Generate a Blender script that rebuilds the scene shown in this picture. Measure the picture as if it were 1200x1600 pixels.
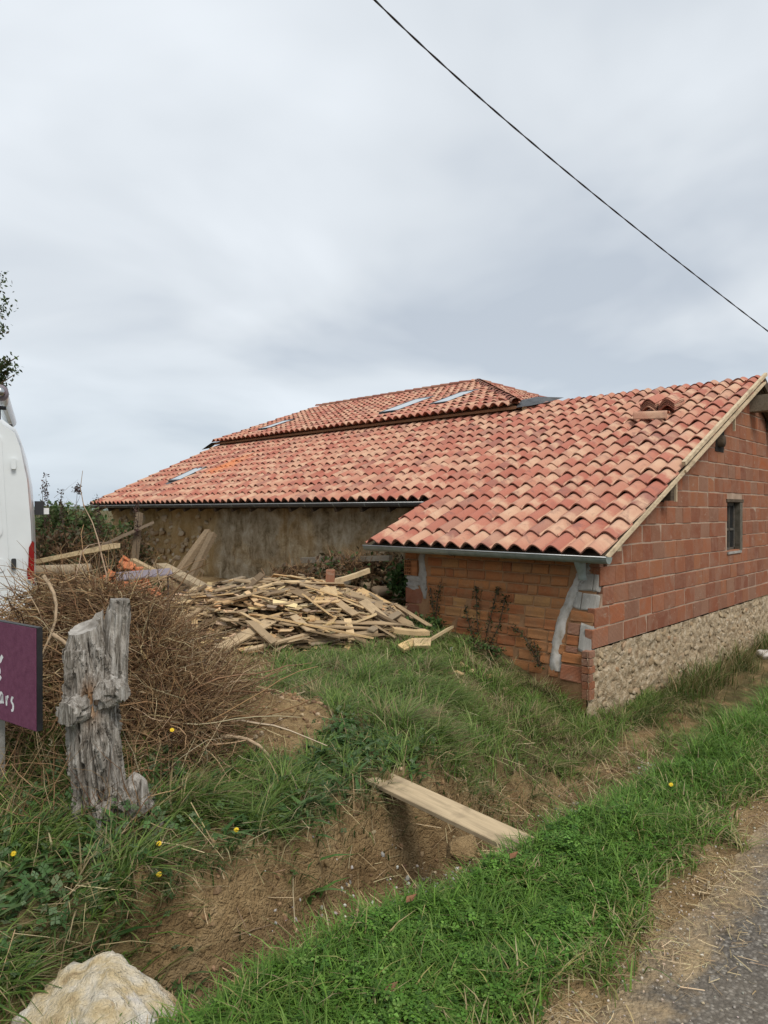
import bpy, bmesh, math, random
import numpy as np
from mathutils import Matrix, Vector, Euler

for o in list(bpy.data.objects): bpy.data.objects.remove(o)
scn = bpy.context.scene
C = scn.collection
R = math.radians
random.seed(7)
rng = np.random.default_rng(7)

# ------------------------------------------------------------------ camera, sky, sun, exposure
# x runs along the road and the brick gable, y runs along the eaves away from the road, eye level is z = 0
VIEW = R(43.7)
FW = (math.cos(VIEW), math.sin(VIEW)); RT = (math.sin(VIEW), -math.cos(VIEW))
def spot(side, ahead, z=0.0):
    """metres to the right of / ahead of the standpoint -> world"""
    return Vector((side*RT[0] + ahead*FW[0], side*RT[1] + ahead*FW[1], z))
cam_d = bpy.data.cameras.new('camera'); cam = bpy.data.objects.new('camera', cam_d); C.objects.link(cam)
cam_d.sensor_fit = 'VERTICAL'; cam_d.sensor_height = 36.0; cam_d.lens = 36.0*1070/1600
cam_d.clip_start = 0.05; cam_d.clip_end = 9000
cam.location = (0, 0, 0); cam.rotation_euler = (R(90-0.16), 0, VIEW - R(90))
scn.camera = cam

SUN_AZ, SUN_EL = R(252), R(52)           # where the light comes from (azimuth from +x), behind the standpoint
world = bpy.data.worlds.new('World'); scn.world = world; world.use_nodes = True
wt = world.node_tree; wt.nodes.clear()
def wn(t, **k):
    n = wt.nodes.new(t)
    for a, b in k.items(): setattr(n, a, b)
    return n
w_out = wn('ShaderNodeOutputWorld')
sky = wn('ShaderNodeTexSky', sky_type='NISHITA', sun_disc=False)
sky.sun_elevation = SUN_EL; sky.sun_rotation = math.pi/2 - SUN_AZ; sky.dust_density = 3.0
bg1 = wn('ShaderNodeBackground'); bg1.inputs['Strength'].default_value = 0.10
wt.links.new(sky.outputs[0], bg1.inputs['Color'])
# a closed deck of grey cloud: noise on a plane high overhead
tc = wn('ShaderNodeTexCoord'); sep = wn('ShaderNodeSeparateXYZ'); wt.links.new(tc.outputs['Generated'], sep.inputs[0])
def wmath(op, a, b=None, clamp=False):
    m = wn('ShaderNodeMath', operation=op); m.use_clamp = clamp
    for i, v in enumerate((a, b)):
        if v is None: continue
        if isinstance(v, (int, float)): m.inputs[i].default_value = v
        else: wt.links.new(v, m.inputs[i])
    return m.outputs[0]
zc = wmath('ADD', wmath('MAXIMUM', sep.outputs[2], 0.0), 0.22)
px_ = wmath('DIVIDE', sep.outputs[0], zc); py_ = wmath('DIVIDE', sep.outputs[1], zc)
cmb = wn('ShaderNodeCombineXYZ'); wt.links.new(px_, cmb.inputs[0]); wt.links.new(py_, cmb.inputs[1]); cmb.inputs[2].default_value = 3.7
nz = wn('ShaderNodeTexNoise'); nz.inputs['Scale'].default_value = 1.15; nz.inputs['Detail'].default_value = 4.5
nz.inputs['Roughness'].default_value = 0.46; nz.inputs['Distortion'].default_value = 0.35
wt.links.new(cmb.outputs[0], nz.inputs['Vector'])
rmp = wn('ShaderNodeValToRGB'); wt.links.new(nz.outputs['Fac'], rmp.inputs[0])
cr = rmp.color_ramp; cr.elements[0].position = 0.34; cr.elements[0].color = (0.335, 0.370, 0.415, 1)
cr.elements[1].position = 0.69; cr.elements[1].color = (0.560, 0.590, 0.620, 1)
e_ = cr.elements.new(0.5); e_.color = (0.455, 0.485, 0.515, 1)
# thin blue-grey air low over the horizon
hz = wmath('SUBTRACT', 1.0, wmath('MULTIPLY', wmath('MAXIMUM', sep.outputs[2], 0.0), 4.0), True)
hz = wmath('MULTIPLY', hz, 0.75)
mx = wn('ShaderNodeMixRGB'); wt.links.new(hz, mx.inputs[0]); wt.links.new(rmp.outputs[0], mx.inputs[1]); mx.inputs[2].default_value = (0.385, 0.445, 0.50, 1)
bg2 = wn('ShaderNodeBackground'); bg2.inputs['Strength'].default_value = 1.0; wt.links.new(mx.outputs[0], bg2.inputs['Color'])
ms = wn('ShaderNodeMixShader'); ms.inputs[0].default_value = 0.94
wt.links.new(bg1.outputs[0], ms.inputs[1]); wt.links.new(bg2.outputs[0], ms.inputs[2]); wt.links.new(ms.outputs[0], w_out.inputs['Surface'])

sun_d = bpy.data.lights.new('sun', 'SUN'); sun_d.energy = 1.5; sun_d.angle = R(24); sun_d.color = (1.0, 0.95, 0.88)
sun = bpy.data.objects.new('sun', sun_d); C.objects.link(sun)
sd = Vector((math.cos(SUN_AZ)*math.cos(SUN_EL), math.sin(SUN_AZ)*math.cos(SUN_EL), math.sin(SUN_EL)))
sun.rotation_euler = sd.to_track_quat('Z', 'Y').to_euler(); sun.location = (0, -10, 20)
vs = scn.view_settings; vs.view_transform = 'Standard'; vs.look = 'None'; vs.exposure = 0.72; vs.gamma = 1.0; vs.use_curve_mapping = False
scn.render.engine = 'CYCLES'; scn.cycles.max_bounces = 6; scn.cycles.transparent_max_bounces = 4

# ------------------------------------------------------------------ materials
class NT:
    def __init__(s, name):
        s.m = bpy.data.materials.new(name); s.m.use_nodes = True; s.t = s.m.node_tree; s.t.nodes.clear()
        s.out = s.n('ShaderNodeOutputMaterial')
    def n(s, t, ins=None, **k):
        n = s.t.nodes.new(t)
        for a, b in k.items(): setattr(n, a, b)
        for a, b in (ins or {}).items(): s.put(n.inputs[a], b)
        return n
    def put(s, sock, v):
        if isinstance(v, bpy.types.NodeSocket): s.t.links.new(v, sock)
        elif isinstance(v, bpy.types.Node): s.t.links.new(v.outputs[0], sock)
        else: sock.default_value = (*v, 1) if isinstance(v, tuple) and len(v) == 3 and sock.type == 'RGBA' else v
    def math(s, op, a, b=0.0, clamp=False):
        n = s.n('ShaderNodeMath', operation=op); n.use_clamp = clamp; s.put(n.inputs[0], a); s.put(n.inputs[1], b); return n.outputs[0]
    def noise(s, vec, scale, detail=4, rough=0.55, dist=0.0):
        n = s.n('ShaderNodeTexNoise', {'Scale': scale, 'Detail': detail, 'Roughness': rough, 'Distortion': dist})
        if vec is not None: s.put(n.inputs['Vector'], vec)
        return n.outputs['Fac']
    def voro(s, vec, scale, feature='F1', out='Distance'):
        n = s.n('ShaderNodeTexVoronoi', {'Scale': scale}, feature=feature)
        if vec is not None: s.put(n.inputs['Vector'], vec)
        return n.outputs[out]
    def ramp(s, fac, stops, interp='LINEAR'):
        n = s.n('ShaderNodeValToRGB'); s.put(n.inputs[0], fac); c = n.color_ramp; c.interpolation = interp
        while len(c.elements) < len(stops): c.elements.new(0.5)
        for e, (p, col) in zip(c.elements, stops):
            e.position = p; e.color = (*col, 1) if not isinstance(col, (int, float)) else (col, col, col, 1)
        return n.outputs[0]
    def mix(s, f, a, b, mode='MIX'):
        n = s.n('ShaderNodeMixRGB', blend_type=mode); s.put(n.inputs[0], f); s.put(n.inputs[1], a); s.put(n.inputs[2], b); return n.outputs[0]
    def co(s, kind='Object'): return s.n('ShaderNodeTexCoord').outputs[kind]
    def scale(s, vec, sc, loc=(0, 0, 0)):
        n = s.n('ShaderNodeMapping'); s.put(n.inputs['Vector'], vec); s.put(n.inputs['Scale'], sc); s.put(n.inputs['Location'], loc); return n.outputs[0]
    def pos(s): return s.n('ShaderNodeNewGeometry').outputs['Position']
    def attr(s, name, out='Fac'): return s.n('ShaderNodeAttribute', attribute_name=name).outputs[out]
    def obj(s, out='Random'): return s.n('ShaderNodeObjectInfo').outputs[out]
    def done(s, col, rough=0.8, bump=None, bstr=0.5, bdist=0.01, metal=0.0, spec=0.3, translucent=0.0):
        p = s.n('ShaderNodeBsdfPrincipled', {'Base Color': col, 'Roughness': rough, 'Metallic': metal, 'Specular IOR Level': spec})
        if bump is not None:
            b = s.n('ShaderNodeBump', {'Height': bump, 'Strength': bstr, 'Distance': bdist}); s.put(p.inputs['Normal'], b.outputs[0])
        sh = p.outputs[0]
        if translucent:
            tr = s.n('ShaderNodeBsdfTranslucent', {'Color': col}); mm = s.n('ShaderNodeMixShader', {0: translucent})
            s.t.links.new(sh, mm.inputs[1]); s.t.links.new(tr.outputs[0], mm.inputs[2]); sh = mm.outputs[0]
        s.t.links.new(sh, s.out.inputs['Surface']); return s.m

def offset_coords(n, rnd):
    c = n.co('Object'); k = n.math('MULTIPLY', rnd, 57.0)
    cx = n.n('ShaderNodeCombineXYZ', {0: k, 1: k, 2: k}); a = n.n('ShaderNodeVectorMath', {0: c, 1: cx.outputs[0]}, operation='ADD')
    return a.outputs[0]

def m_tile(name, merged):
    n = NT(name)
    rnd = n.attr('rnd') if merged else n.obj('Random')
    P = n.pos() 
    c = n.scale(P, (1, 1, 1)) if merged else offset_coords(n, rnd)
    base = n.ramp(rnd, [(0.0, (0.35, 0.105, 0.072)), (0.14, (0.44, 0.16, 0.11)), (0.30, (0.385, 0.12, 0.085)), (0.42, (0.52, 0.27, 0.175)),
                        (0.54, (0.45, 0.165, 0.115)), (0.66, (0.57, 0.355, 0.235)), (0.78, (0.41, 0.145, 0.10)), (0.88, (0.27, 0.115, 0.092)), (1.0, (0.53, 0.30, 0.20))])
    base = n.mix(0.22, base, (0.455, 0.20, 0.132))
    r2 = n.math('FRACT', n.math('MULTIPLY', rnd, 17.31)); al = n.attr('al')
    # fired-on flame: a pale band across most tiles, at a different height on each
    band = n.math('ABSOLUTE', n.math('SUBTRACT', n.math('ADD', al, n.math('MULTIPLY', n.math('SUBTRACT', n.noise(c, 7.0, 3, 0.55, 0.6), 0.5), 0.9)), n.math('ADD', 0.1, n.math('MULTIPLY', r2, 0.75))))
    col = n.mix(n.math('MULTIPLY', n.ramp(band, [(0.05, 0.85), (0.36, 0.0)]), n.ramp(n.math('FRACT', n.math('MULTIPLY', rnd, 41.7)), [(0.12, 0.0), (0.7, 1.0)])), base, (0.60, 0.385, 0.255))
    dk = n.noise(n.scale(c, (1, 1, 1), (9.1, 2.2, 5.0)), 6.0, 4, 0.6, 0.5)
    col = n.mix(n.ramp(dk, [(0.56, 0.0), (0.74, 0.7)]), col, (0.20, 0.105, 0.09))
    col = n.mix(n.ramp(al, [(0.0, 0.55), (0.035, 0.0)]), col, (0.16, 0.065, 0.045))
    fine = n.noise(P, 90, 4, 0.7)
    col = n.mix(0.45, col, n.ramp(fine, [(0.25, 0.72), (0.75, 1.12)]), 'MULTIPLY')
    # orange cutting dust lying beside the lower roof window
    d = n.n('ShaderNodeVectorMath', {0: n.scale(P, (0.55, 1.0, 0.9)), 1: (9.9*0.55, 14.95, 1.1*0.9)}, operation='DISTANCE').outputs['Value']
    dn = n.math('ADD', d, n.math('MULTIPLY', n.noise(P, 2.5, 3), 0.9))
    col = n.mix(n.ramp(dn, [(0.55, 0.8), (1.35, 0.0)]), col, (0.60, 0.20, 0.075))
    return n.done(col, 0.82, n.noise(P, 60, 4, 0.65), 0.35, 0.004, spec=0.25)
M = {}
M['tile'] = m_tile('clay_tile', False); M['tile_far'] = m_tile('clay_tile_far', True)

def m_brick(name, stops, groove, dirt, dirt2=(0.36, 0.26, 0.19)):
    n = NT(name); r = n.obj('Random'); c = offset_coords(n, r); P = n.pos()
    col = n.ramp(r, stops)
    col = n.mix(n.ramp(n.noise(c, 5, 4, 0.6, 0.4), [(0.42, 0.0), (0.70, 0.75)]), col, dirt)
    col = n.mix(0.6, col, n.ramp(n.noise(P, 45, 5, 0.7), [(0.2, 0.66), (0.8, 1.2)]), 'MULTIPLY')
    w = n.n('ShaderNodeTexWave', {'Vector': n.scale(P, (0, 0, 1)), 'Scale': groove, 'Distortion': 0.6, 'Detail': 2.0}, bands_direction='Z').outputs['Fac']
    col = n.mix(0.38, col, n.ramp(w, [(0.15, 0.55), (0.5, 1.08)]), 'MULTIPLY')
    # old mortar dragged over some faces
    col = n.mix(n.ramp(n.noise(n.scale(P, (1, 1, 1.8)), 7, 6, 0.72, 0.3), [(0.60, 0.0), (0.68, 0.6)]), col, dirt2)
    h = n.math('ADD', n.math('MULTIPLY', w, 0.7), n.noise(P, 50, 4, 0.7))
    return n.done(col, 0.9, h, 0.6, 0.006, spec=0.15)
M['brick'] = m_brick('hollow_brick', [(0, (0.27, 0.097, 0.052)), (0.22, (0.33, 0.128, 0.066)), (0.42, (0.23, 0.088, 0.052)), (0.6, (0.35, 0.142, 0.070)), (0.76, (0.25, 0.12, 0.076)), (0.88, (0.30, 0.158, 0.10)), (1, (0.38, 0.12, 0.050))], 24, (0.32, 0.178, 0.12))
M['brick_tan'] = m_brick('old_brick', [(0, (0.33, 0.13, 0.052)), (0.3, (0.39, 0.165, 0.062)), (0.6, (0.30, 0.105, 0.044)), (0.85, (0.42, 0.225, 0.09)), (1, (0.32, 0.12, 0.05))], 3, (0.30, 0.16, 0.08), (0.33, 0.20, 0.11))
def m_simple(name, stops, scale=8, rough=0.85, bs=0.5, bd=0.01, detail=5, metal=0.0, spec=0.2, stretch=(1, 1, 1), fine=40):
    n = NT(name); P = n.scale(n.co('Object'), stretch)
    f = n.noise(P, scale, detail, 0.6, 0.3)
    col = n.mix(0.4, n.ramp(f, stops), n.ramp(n.noise(P, fine, 4, 0.7), [(0.25, 0.7), (0.75, 1.15)]), 'MULTIPLY')
    return n.done(col, rough, n.math('ADD', f, n.math('MULTIPLY', n.noise(P, fine, 4, 0.7), 0.5)), bs, bd, metal, spec)
M['mortar'] = m_simple('mortar_joint', [(0.3, (0.30, 0.205, 0.145)), (0.7, (0.44, 0.32, 0.235))], 6)
M['mortar_tan'] = m_simple('mortar_orange', [(0.3, (0.24, 0.125, 0.06)), (0.7, (0.34, 0.195, 0.10))], 6)
M['cement'] = m_simple('cement_grey', [(0.3, (0.24, 0.225, 0.20)), (0.7, (0.40, 0.38, 0.34))], 9, bs=0.8)
M['smear'] = m_simple('mortar_smear', [(0.3, (0.26, 0.225, 0.175)), (0.5, (0.40, 0.37, 0.325)), (0.7, (0.48, 0.455, 0.42))], 9, bs=0.5)
M['rubble'] = m_simple('limestone_rubble', [(0.30, (0.20, 0.137, 0.080)), (0.48, (0.41, 0.31, 0.195)), (0.66, (0.57, 0.47, 0.335))], 16, bs=1.0, bd=0.03)
def m_stone():
    n = NT('field_stone'); r = n.obj('Random'); c = offset_coords(n, r)
    col = n.ramp(r, [(0, (0.34, 0.24, 0.14)), (0.3, (0.50, 0.385, 0.245)), (0.55, (0.43, 0.335, 0.22)), (0.8, (0.58, 0.48, 0.35)), (1, (0.38, 0.235, 0.13))])
    col = n.mix(0.7, col, n.ramp(n.noise(c, 14, 5, 0.7), [(0.25, 0.6), (0.75, 1.2)]), 'MULTIPLY')
    return n.done(col, 0.95, n.noise(c, 25, 5, 0.7), 0.7, 0.01, spec=0.1)
M['stone'] = m_stone()
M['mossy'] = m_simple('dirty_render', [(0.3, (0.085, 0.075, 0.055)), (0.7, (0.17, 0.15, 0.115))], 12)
def m_white_stone():
    n = NT('white_stone'); c = offset_coords(n, n.obj('Random'))
    return n.done(n.ramp(n.noise(c, 12, 4, 0.6), [(0.3, (0.42, 0.38, 0.33)), (0.6, (0.66, 0.63, 0.58))]), 0.9, n.noise(c, 30, 4), 0.6, 0.01)
M['white_stone'] = m_white_stone()
def m_boulder():
    n = NT('limestone_boulder'); c = n.co('Object')
    f = n.noise(c, 7, 6, 0.6, 0.6)
    col = n.ramp(f, [(0.30, (0.36, 0.25, 0.13)), (0.42, (0.58, 0.46, 0.27)), (0.54, (0.66, 0.58, 0.44)), (0.68, (0.74, 0.70, 0.62))])
    col = n.mix(n.ramp(n.noise(n.scale(c, (1, 1, 1), (3, 1, 7)), 6, 4, 0.6, 1.0), [(0.60, 0.0), (0.72, 0.75)]), col, (0.34, 0.15, 0.06))
    col = n.mix(n.ramp(n.noise(n.scale(c, (1, 1, 1), (8, 4, 2)), 5, 3, 0.6, 0.6), [(0.60, 0.0), (0.70, 0.8)]), col, (0.60, 0.58, 0.58))
    col = n.mix(0.6, col, n.ramp(n.noise(c, 60, 5, 0.75), [(0.25, 0.6), (0.7, 1.15)]), 'MULTIPLY')
    return n.done(col, 0.9, n.math('ADD', n.noise(c, 28, 6, 0.7), n.noise(c, 90, 3)), 0.9, 0.02, spec=0.15)
M['boulder'] = m_boulder()
def m_wood(name, by_object=True, col0=(0.4, 0.3, 0.2), grain=1.0, stretch=(2.5, 26, 26)):
    n = NT(name); r = n.obj('Random') ; base = n.obj('Color') if by_object else col0
    c = n.scale(offset_coords(n, r), stretch)
    g = n.noise(c, 1.6, 5, 0.65, 0.8)
    col = n.mix(0.85*grain, base, n.ramp(g, [(0.28, 0.50), (0.5, 0.95), (0.75, 1.28)]), 'MULTIPLY')
    col = n.mix(n.ramp(n.noise(n.pos(), 6, 4, 0.6), [(0.50, 0.0), (0.75, 0.6)]), col, (0.17, 0.125, 0.08))
    return n.done(col, 0.85, g, 0.5, 0.006, spec=0.15)
M['plank'] = m_wood('weathered_plank'); M['pine'] = m_wood('new_pine', False, (0.60, 0.47, 0.31), 0.6)
M['oldbeam'] = m_wood('old_timber', False, (0.085, 0.062, 0.042), 1.0); M['fascia'] = m_wood('brown_fascia', False, (0.21, 0.105, 0.055), 0.9)
M['zinc'] = m_simple('zinc', [(0.3, (0.34, 0.35, 0.34)), (0.7, (0.50, 0.51, 0.50))], 4, rough=0.45, bs=0.15, metal=0.75, spec=0.5)
M['zinc_green'] = m_simple('aged_zinc', [(0.3, (0.17, 0.20, 0.18)), (0.7, (0.29, 0.32, 0.29))], 6, rough=0.6, bs=0.2, metal=0.35, spec=0.4)
M['lead'] = m_simple('dark_flashing', [(0.3, (0.045, 0.047, 0.05)), (0.7, (0.10, 0.105, 0.11))], 6, rough=0.5, metal=0.2, spec=0.4)
M['black'] = m_simple('black_plastic', [(0.3, (0.012, 0.012, 0.013)), (0.7, (0.025, 0.025, 0.027))], 12, rough=0.5, bs=0.1, spec=0.4)
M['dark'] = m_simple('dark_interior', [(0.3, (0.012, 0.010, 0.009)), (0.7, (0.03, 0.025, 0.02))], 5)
def m_plain(name, col, rough=0.5, metal=0, spec=0.4, coat=0.0, var=0.12):
    n = NT(name); f = n.noise(n.co('Object'), 3.0, 5, 0.6)
    c = n.mix(1.0, col, n.ramp(f, [(0.3, 1-var), (0.7, 1.0)]), 'MULTIPLY')
    m = n.done(c, rough, None, metal=metal, spec=spec); 
    for nd in m.node_tree.nodes:
        if nd.type == 'BSDF_PRINCIPLED': nd.inputs['Coat Weight'].default_value = coat
    return m
def m_glass():
    n = NT('window_glass'); p = n.n('ShaderNodeBsdfPrincipled', {'Base Color': (0.34, 0.39, 0.40), 'Roughness': 0.05, 'Specular IOR Level': 1.0, 'IOR': 1.7, 'Coat Weight': 0.6, 'Coat Roughness': 0.02})
    n.t.links.new(p.outputs[0], n.out.inputs['Surface']); return n.m
M['glass'] = m_glass()
M['darkglass'] = m_plain('dark_glass', (0.02, 0.022, 0.024), 0.12, spec=0.5)
def m_barn():
    n = NT('earth_plaster'); P = n.pos()
    st = n.math('ADD', n.math('MULTIPLY', n.noise(n.scale(P, (1.6, 1.6, 0.35)), 2.2, 5, 0.62, 0.8), 0.4), n.math('MULTIPLY', n.noise(P, 3.4, 7, 0.72, 0.4), 0.6))
    col = n.ramp(st, [(0.36, (0.10, 0.066, 0.032)), (0.45, (0.29, 0.20, 0.10)), (0.53, (0.47, 0.36, 0.21)), (0.64, (0.62, 0.52, 0.36))])
    col = n.mix(n.ramp(n.noise(P, 1.1, 4, 0.6, 0.5), [(0.48, 0.0), (0.66, 0.65)]), col, (0.36, 0.23, 0.10))
    sy = n.n('ShaderNodeSeparateXYZ', {0: P}).outputs[1]; _ = 0
    pan = n.n('ShaderNodeMapRange', {0: n.math('ADD', sy, n.math('MULTIPLY', n.noise(P, 2.0, 4, 0.6), 1.2)), 1: 13.4, 2: 13.9, 3: 0.0, 4: 1.0}).outputs[0]
    plas = n.ramp(st, [(0.36, (0.13, 0.095, 0.055)), (0.45, (0.31, 0.245, 0.155)), (0.54, (0.44, 0.37, 0.265)), (0.66, (0.56, 0.50, 0.40))])
    col = n.mix(pan, n.mix(n.ramp(n.noise(P, 0.9, 4, 0.6, 0.6), [(0.50, 0.0), (0.62, 0.8)]), plas, col), n.mix(0.5, col, (0.40, 0.265, 0.115)))
    col = n.mix(0.5, col, n.ramp(n.noise(P, 28, 5, 0.7), [(0.2, 0.6), (0.8, 1.2)]), 'MULTIPLY')
    return n.done(col, 0.95, n.math('ADD', st, n.noise(P, 22, 5, 0.7)), 0.9, 0.03, spec=0.1)
M['barn'] = m_barn()
def m_ground():
    n = NT('soil'); P = n.pos(); g = n.attr('green'); w = n.attr('wet')
    f = n.noise(P, 2.6, 6, 0.62, 0.4); f2 = n.noise(P, 17, 5, 0.7)
    soil = n.ramp(n.math('ADD', n.math('MULTIPLY', f, 0.6), n.math('MULTIPLY', f2, 0.4)), [(0.36, (0.14, 0.088, 0.042)), (0.46, (0.28, 0.185, 0.090)), (0.56, (0.39, 0.27, 0.138)), (0.68, (0.47, 0.345, 0.195))])
    under = n.ramp(f2, [(0.3, (0.055, 0.055, 0.022)), (0.6, (0.115, 0.10, 0.045)), (0.8, (0.20, 0.155, 0.08))])
    col = n.mix(n.math('MULTIPLY', g, 0.9), soil, under)
    col = n.mix(n.math('MULTIPLY', w, 0.85), col, (0.075, 0.050, 0.030))
    col = n.mix(0.5, col, n.ramp(n.noise(P, 70, 4, 0.7), [(0.2, 0.6), (0.8, 1.2)]), 'MULTIPLY')
    h = n.math('ADD', n.math('MULTIPLY', f2, 1.0), n.math('MULTIPLY', n.noise(P, 55, 4, 0.7), 0.6))
    cr_ = n.voro(n.scale(P, (1, 1, 1.3)), 16, 'DISTANCE_TO_EDGE'); cr2 = n.voro(P, 38, 'DISTANCE_TO_EDGE')
    crack = n.math('MULTIPLY', n.ramp(cr_, [(0.0, 0.0), (0.12, 1.0)]), n.ramp(cr2, [(0.0, 0.35), (0.15, 1.0)]))
    h = n.math('ADD', h, n.math('MULTIPLY', n.math('MULTIPLY', crack, n.math('SUBTRACT', 1.0, g)), 0.22))
    return n.done(col, 0.95, h, 1.0, 0.04, spec=0.1)
M['ground'] = m_ground()
def m_road():
    n = NT('worn_asphalt'); P = n.pos()
    v = n.n('ShaderNodeTexVoronoi', {'Scale': 72.0}); n.put(v.inputs['Vector'], P)
    agg = n.ramp(n.n('ShaderNodeSeparateColor', {0: v.outputs['Color']}).outputs[0], [(0.0, (0.055, 0.049, 0.042)), (0.35, (0.115, 0.103, 0.089)), (0.6, (0.175, 0.158, 0.136)), (0.82, (0.25, 0.228, 0.197)), (0.95, (0.36, 0.33, 0.28))])
    col = n.mix(n.ramp(v.outputs['Distance'], [(0.25, 0.0), (0.6, 0.7)]), agg, (0.045, 0.042, 0.04))
    col = n.mix(n.ramp(n.noise(P, 3.0, 4, 0.6), [(0.3, 0.15), (0.75, 0.65)]), col, (0.19, 0.155, 0.112))
    # sandy dirt spread over the broken edge, and one patch of sand on the carriageway
    sx = n.n('ShaderNodeSeparateXYZ', {0: P})
    ed = n.math('ADD', n.math('MULTIPLY', n.math('SUBTRACT', sx.outputs[1], 0.78), 3.2), n.math('MULTIPLY', n.math('SUBTRACT', n.noise(P, 4, 5, 0.65), 0.5), 2.2))
    dirt = n.ramp(n.noise(P, 30, 5, 0.7), [(0.3, (0.22, 0.155, 0.09)), (0.55, (0.37, 0.27, 0.155)), (0.8, (0.48, 0.375, 0.235))])
    col = n.mix(n.ramp(ed, [(-0.05, 0.0), (0.5, 0.9)]), col, dirt)
    d = n.n('ShaderNodeVectorMath', {0: n.scale(P, (0.9, 2.9, 0)), 1: (2.52*0.9, 0.89*2.9, 0)}, operation='DISTANCE').outputs['Value']
    dn = n.math('ADD', d, n.math('MULTIPLY', n.noise(P, 8, 4), 0.20))
    col = n.mix(n.ramp(dn, [(0.17, 0.85), (0.27, 0.0)]), col, n.ramp(n.noise(P, 50, 4), [(0.3, (0.34, 0.245, 0.13)), (0.7, (0.46, 0.345, 0.20))]))
    h = n.math('ADD', n.math('SUBTRACT', 1.0, v.outputs['Distance']), n.noise(P, 120, 3))
    return n.done(col, 0.85, h, 0.8, 0.006, spec=0.25)
M['road'] = m_road()
def m_leaf(name, tr=0.3, rough=0.55):
    n = NT(name); col = n.attr('col', 'Color'); return n.done(col, rough, None, translucent=tr, spec=0.3)
M['leaf'] = m_leaf('foliage'); M['straw'] = m_leaf('dry_stalk', 0.1, 0.8); M['twig'] = m_leaf('twig_bark', 0.0, 0.9)
def m_stump():
    n = NT('weathered_stump'); c = n.co('Object')
    g = n.noise(n.scale(c, (20, 20, 1.5)), 1.6, 7, 0.72, 1.2)
    col = n.ramp(g, [(0.34, (0.030, 0.025, 0.020)), (0.42, (0.19, 0.165, 0.135)), (0.52, (0.38, 0.345, 0.30)), (0.68, (0.58, 0.55, 0.50))])
    col = n.mix(n.attr('heart'), col, n.ramp(g, [(0.3, (0.22, 0.10, 0.045)), (0.55, (0.46, 0.27, 0.14)), (0.8, (0.60, 0.42, 0.26))]))
    col = n.mix(n.ramp(n.noise(c, 6, 4, 0.6, 0.5), [(0.50, 0.0), (0.70, 0.6)]), col, (0.11, 0.09, 0.07))
    return n.done(col, 0.9, g, 1.0, 0.025, spec=0.15)
M['stump'] = m_stump()
M['sawn'] = m_simple('sawn_grey_wood', [(0.35, (0.20, 0.18, 0.155)), (0.65, (0.46, 0.43, 0.385))], 10, bs=0.4)
M['van'] = m_plain('van_paint', (0.70, 0.73, 0.73), 0.35, coat=0.4, var=0.08); M['van_dark'] = m_plain('van_trim', (0.03, 0.03, 0.032), 0.55)
M['rubber'] = m_plain('rubber', (0.02, 0.02, 0.02), 0.8); M['redlens'] = m_plain('red_lens', (0.24, 0.010, 0.010), 0.18, coat=0.8)
M['orangelens'] = m_plain('orange_lens', (0.65, 0.28, 0.06), 0.2, coat=0.8); M['chrome'] = m_plain('steel', (0.55, 0.56, 0.57), 0.3, metal=1)
M['purple'] = m_simple('purple_paint', [(0.3, (0.135, 0.042, 0.080)), (0.7, (0.185, 0.065, 0.112))], 30, rough=0.75, bs=0.15, fine=120)
M['lilac'] = m_plain('faded_purple', (0.215, 0.180, 0.205), 0.6); M['white'] = m_plain('white_paint', (0.78, 0.78, 0.78), 0.6)
M['terra'] = m_simple('broken_terracotta', [(0.3, (0.44, 0.13, 0.055)), (0.7, (0.58, 0.235, 0.11))], 10)
M['yellow'] = m_plain('yellow_petal', (0.85, 0.60, 0.02), 0.6); M['cable'] = m_plain('cable_black', (0.035, 0.033, 0.035), 0.6)
M['hill'] = m_simple('far_hill', [(0.3, (0.10, 0.14, 0.12)), (0.7, (0.16, 0.20, 0.17))], 0.01, bs=0.0)
M['ditchboard'] = m_wood('ditch_board', False, (0.50, 0.385, 0.24), 0.95, (1.2, 14, 14))

# ------------------------------------------------------------------ helpers
def link(name, me, mat=None, parent=None, loc=None, rot=None, scale=None, label=None, cat=None, group=None, kind=None, color=None):
    o = bpy.data.objects.new(name, me); C.objects.link(o)
    if me is not None and mat is not None and len(me.materials) == 0: me.materials.append(M[mat] if isinstance(mat, str) else mat)
    if loc is not None: o.location = loc
    if rot is not None: o.rotation_euler = rot if not isinstance(rot, Matrix) else rot.to_euler()
    if scale is not None: o.scale = scale
    if parent is not None:
        o.parent = parent; o.matrix_parent_inverse = parent.matrix_basis.inverted()   # every object keeps world coordinates of its own
    if label: o['label'] = label
    if cat: o['category'] = cat
    if group: o['group'] = group
    if kind: o['kind'] = kind
    if color: o.color = (*color, 1)
    return o
def thing(name, label, cat, loc, group=None):
    return link(name, None, loc=loc, label=label, cat=cat, group=group)
def mesh(name, verts, faces, smooth=False):
    me = bpy.data.meshes.new(name); me.from_pydata([tuple(v) for v in verts], [], faces); me.validate()
    if smooth: me.polygons.foreach_set('use_smooth', [True]*len(me.polygons))
    me.update(); return me
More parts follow.
